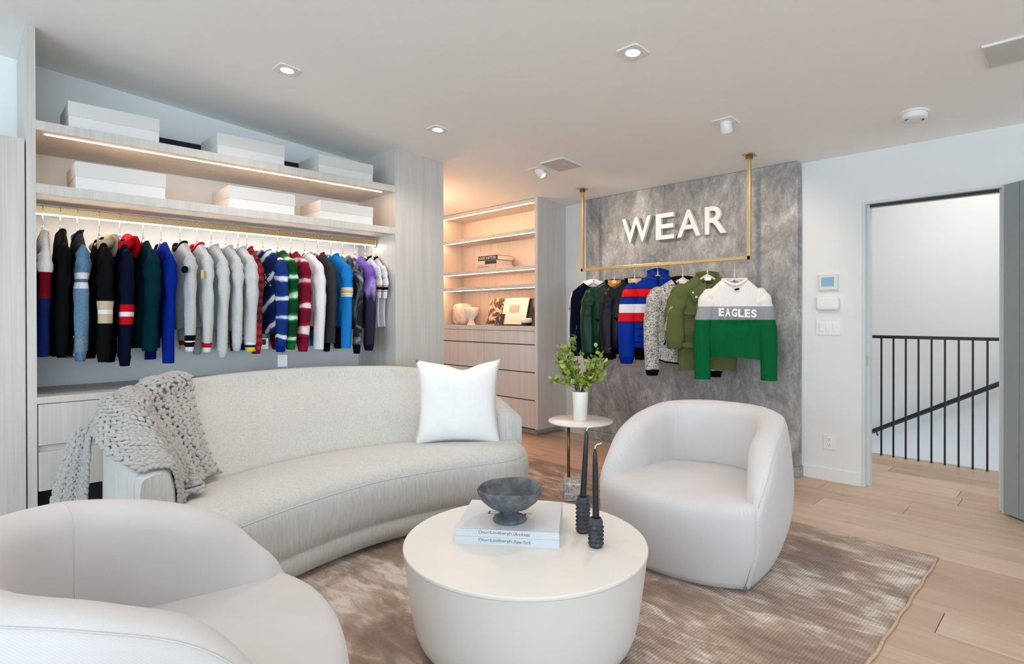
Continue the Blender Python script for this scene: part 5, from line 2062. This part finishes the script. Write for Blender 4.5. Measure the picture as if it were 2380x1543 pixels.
bookc(TZ, 0.029, 'pale grey book at the bottom of the coffee table pair', 'Dior/Lindbergh', '/New York', 0)
tb = bookc(TZ + 0.0295, 0.0275, 'pale grey book lying under the dark footed bowl', 'Dior/Lindbergh', '/Archives', 0)
m = Matrix.Translation((0.0, 0.03, 0.0276))
text('cover_lettering', 'Dior', 0.06, 0.0001, M['ink'], tb, Matrix.Translation((-0.10, 0.0, 0.0277)), fit=(0.18, 0.035), align='LEFT')
BZ = TZ + 0.0575
wob = lambda p: Vector((p.x, p.y, p.z + (0.004 * math.sin(2 * math.atan2(p.y, p.x) + 0.6) + 0.002 * math.sin(5 * math.atan2(p.y, p.x))) * max(0, (p.z - 0.07) / 0.06)))
fb_ = lathe('footed_bowl', [(0.0, 0.0), (0.064, 0.0), (0.067, 0.004), (0.064, 0.011), (0.045, 0.020), (0.030, 0.030), (0.027, 0.038), (0.050, 0.044), (0.082, 0.058), (0.108, 0.080), (0.124, 0.106), (0.129, 0.126), (0.127, 0.129), (0.123, 0.127), (0.117, 0.108), (0.10, 0.085), (0.075, 0.068), (0.04, 0.058), (0.0, 0.055)], M['bowl'], None, 56, (1.553, 1.612, BZ), None, True, True, wob)
tag(fb_, 'dark grey footed bowl standing on the stacked books', 'bowl')


def holder(x, y, h, nr, label):
    prof_ = [(0.0, 0.0), (0.022, 0.0), (0.0245, 0.004)]
    top = h - 0.026
    for k in range(nr):
        za = 0.006 + (top - 0.006) * k / nr
        zb = 0.006 + (top - 0.006) * (k + 1) / nr
        prof_ += [(0.0225, za), (0.0292, lerp(za, zb, 0.35)), (0.0295, lerp(za, zb, 0.6)), (0.0225, zb - 0.001)]
    prof_ += [(0.026, top + 0.004), (0.026, top + 0.012), (0.020, h), (0.0145, h), (0.0145, h - 0.012), (0.0, h - 0.012)]
    o = lathe('candle_holder', prof_, M['lava'], None, 32, (x, y, TZ))
    tag(o, label, 'candle holder', 'ribbed stone candle holders')


def candle(x, y, z, L, tilt, label, curl):
    t = empty('taper_candle', (x, y, z))
    tag(t, label, 'candle', 'black taper candles')
    # lean sideways as seen across the table
    t.rotation_euler = (tilt * 0.697, tilt * 0.717, 0)
    lathe('wax_taper', [(0.0, 0.0), (0.0125, 0.0), (0.0128, 0.02), (0.0105, L * 0.7), (0.0085, L * 0.90), (0.0055, L * 0.97), (0.002, L), (0.0, L)], M['wax'], t, 20)
    a = Vector((0.717, -0.697, 0))
    tube('wick', [Vector((0, 0, L - 0.003)), Vector((0, 0, L + 0.008)) + a * 0.001, Vector((0, 0, L + 0.016)) + a * 0.008, Vector((0, 0, L + 0.017)) + a * 0.016, Vector((0, 0, L + 0.022)) + a * 0.026], 0.0018, M['wick'], t, 6)


holder(1.776, 1.424, 0.142, 7, 'taller dark ribbed candle holder, behind the shorter one')
holder(1.700, 1.302, 0.108, 5, 'shorter dark ribbed candle holder nearest the table edge')
candle(1.776, 1.424, TZ + 0.1305, 0.272, 0.055, 'black taper candle in the taller ribbed holder', 1)
candle(1.700, 1.302, TZ + 0.0965, 0.268, -0.012, 'black taper candle in the shorter ribbed holder', 1)

# ------------------------------------------------------------------ side table, vase and branches
sd = empty('side_table', (3.072, 2.485, 0))
tag(sd, 'small round side table with white top and marble block base', 'side table')
lathe('tabletop', [(0.0, 0.503), (0.205, 0.503), (0.218, 0.508), (0.221, 0.514), (0.218, 0.520), (0.0, 0.520)], M['tabletop'], sd, 64)
lathe('post', [(0.0, 0.13), (0.0105, 0.13), (0.0105, 0.503), (0.0, 0.503)], M['darkbrass'], sd, 20, (-0.072, 0.046, 0))
lathe('post_flange', [(0.0, 0.494), (0.022, 0.494), (0.024, 0.503), (0.0, 0.503)], M['darkbrass'], sd, 20, (-0.072, 0.046, 0))
o = box('marble_base', -0.105, 0.105, -0.075, 0.075, 0.0115, 0.132, M['marble'], sd, 0.012, 3)
o.location = (-0.085, -0.02, 0)
o.rotation_euler = (0, 0, math.atan2(0.66, 0.75))
vz = (3.062, 2.478, 0.520)
va = lathe('vase', [(0.0, 0.0), (0.043, 0.0), (0.046, 0.004), (0.050, 0.10), (0.055, 0.198), (0.053, 0.201), (0.050, 0.198), (0.046, 0.10), (0.043, 0.02), (0.0, 0.015)], M['ceramic'], None, 40, vz)
tag(va, 'white ceramic cylinder vase on the side table', 'vase')
leafmat = []
for i, (c1, c2) in enumerate(((srgb(120, 146, 44), srgb(160, 180, 78)), (srgb(98, 122, 36), srgb(140, 160, 62)), (srgb(160, 178, 74), srgb(186, 200, 112)))):
    k = NT('leaf_%d' % i if False else ('lime_leaf', 'olive_leaf', 'pale_leaf')[i], 0.5)
    oi = k.n('ShaderNodeObjectInfo')
    k.base(k.ramp(oi.outputs['Random'], [(0, c1), (1, c2)]))
    k.b.inputs['Subsurface Weight'].default_value = 0.0
    k.b.inputs['Transmission Weight'].default_value = 0.0
    leafmat.append(k.m)
lm = []
for q in range(3):
    r = [0.0195, 0.0175, 0.0225][q]
    V = [(0, 0, 0)]
    n = 12
    for j in range(n):
        a = 2 * PI * j / n
        rr = r * (1 + 0.10 * math.cos(a))
        V.append((rr * math.cos(a) + r, rr * 0.92 * math.sin(a), 0.0035 * math.cos(2 * a) - 0.002 * q))
    V[0] = (r, 0, -0.003)
    V.append((-0.008, 0, 0.001))
    Fc = [(0, 1 + j, 1 + (j + 1) % n) for j in range(n)]
    Fc.append((n + 1, 1 + n // 2, n // 2))
    Fc.append((n + 1, 2 + n // 2, 1 + n // 2))
    me = bpy.data.meshes.new('leaf')
    me.from_pydata(V, [], Fc)
    me.materials.append(leafmat[q])
    me.polygons.foreach_set('use_smooth', [True] * len(me.polygons))
    lm.append(me)
br = empty('leafy_branches', (vz[0], vz[1], vz[2] + 0.2))
tag(br, 'bunch of lime green leafy branches standing in the white vase', 'plant')
RT = Vector((0.717, -0.697, 0))
FW = Vector((0.697, 0.717, 0))
rng = random.Random(21)
tips = [(-0.035, 0.0, 0.415), (-0.09, 0.05, 0.35), (-0.15, -0.02, 0.33), (-0.17, 0.04, 0.25), (-0.12, -0.06, 0.28), (-0.06, 0.03, 0.30), (-0.155, 0.0, 0.17), (-0.20, 0.02, 0.09),
        (0.175, 0.0, 0.30), (0.12, 0.05, 0.29), (0.08, -0.03, 0.25), (0.155, -0.05, 0.22), (0.19, 0.03, 0.18), (0.06, 0.06, 0.20), (0.13, 0.0, 0.13), (0.05, -0.06, 0.13), (-0.06, -0.05, 0.18), (0.10, -0.06, 0.19), (-0.10, 0.06, 0.22)]
stems = []
nleaf = 0
for ti, (a, d, z) in enumerate(tips):
    p0 = RT * rng.uniform(-0.022, 0.022) + FW * rng.uniform(-0.02, 0.02) + Vector((0, 0, -0.12))
    p1 = RT * (a * 0.18) + FW * (d * 0.2) + Vector((0, 0, 0.02))
    p2 = RT * (a * 0.62 + rng.uniform(-0.01, 0.01)) + FW * (d * 0.6) + Vector((0, 0, z * 0.55))
    p3 = RT * a + FW * d + Vector((0, 0, z))
    path = cr([p0, p1, p2, p3], 6)
    stems.append(tubedata(path, [lerp(0.0026, 0.0010, i / (len(path) - 1)) for i in range(len(path))], 5))
    full = resample(path, 40)
    cnt = 16 if ti != 7 else 10
    for q in range(cnt):
        s = lerp(0.50 if ti != 7 else 0.78, 1.0, (q + rng.random() * 0.8) / cnt)
        p = full[min(39, int(s * 39))]
        off = Vector((rng.gauss(0, 1), rng.gauss(0, 1), rng.gauss(0, 0.8)))
        off.normalize()
        pos = p + off * rng.uniform(0.004, 0.026)
        lf = bpy.data.objects.new('leaf', lm[rng.choice([0, 0, 1, 1, 2])])
        C.objects.link(lf)
        lf.parent = br
        lf.location = pos
        dirn = off + Vector((0, 0, 0.35))
        q_ = dirn.to_track_quat('X', 'Z')
        lf.rotation_mode = 'XYZ'
        e_ = q_.to_euler()
        lf.rotation_euler = (e_.x + rng.uniform(-1.2, 1.2), e_.y + rng.uniform(-0.4, 0.4), e_.z)
        sc = rng.uniform(0.7, 1.15)
        lf.scale = (sc, sc, sc)
        nleaf += 1
V, Fc = join(stems)
obj('stems', V, Fc, M['twig'], br)
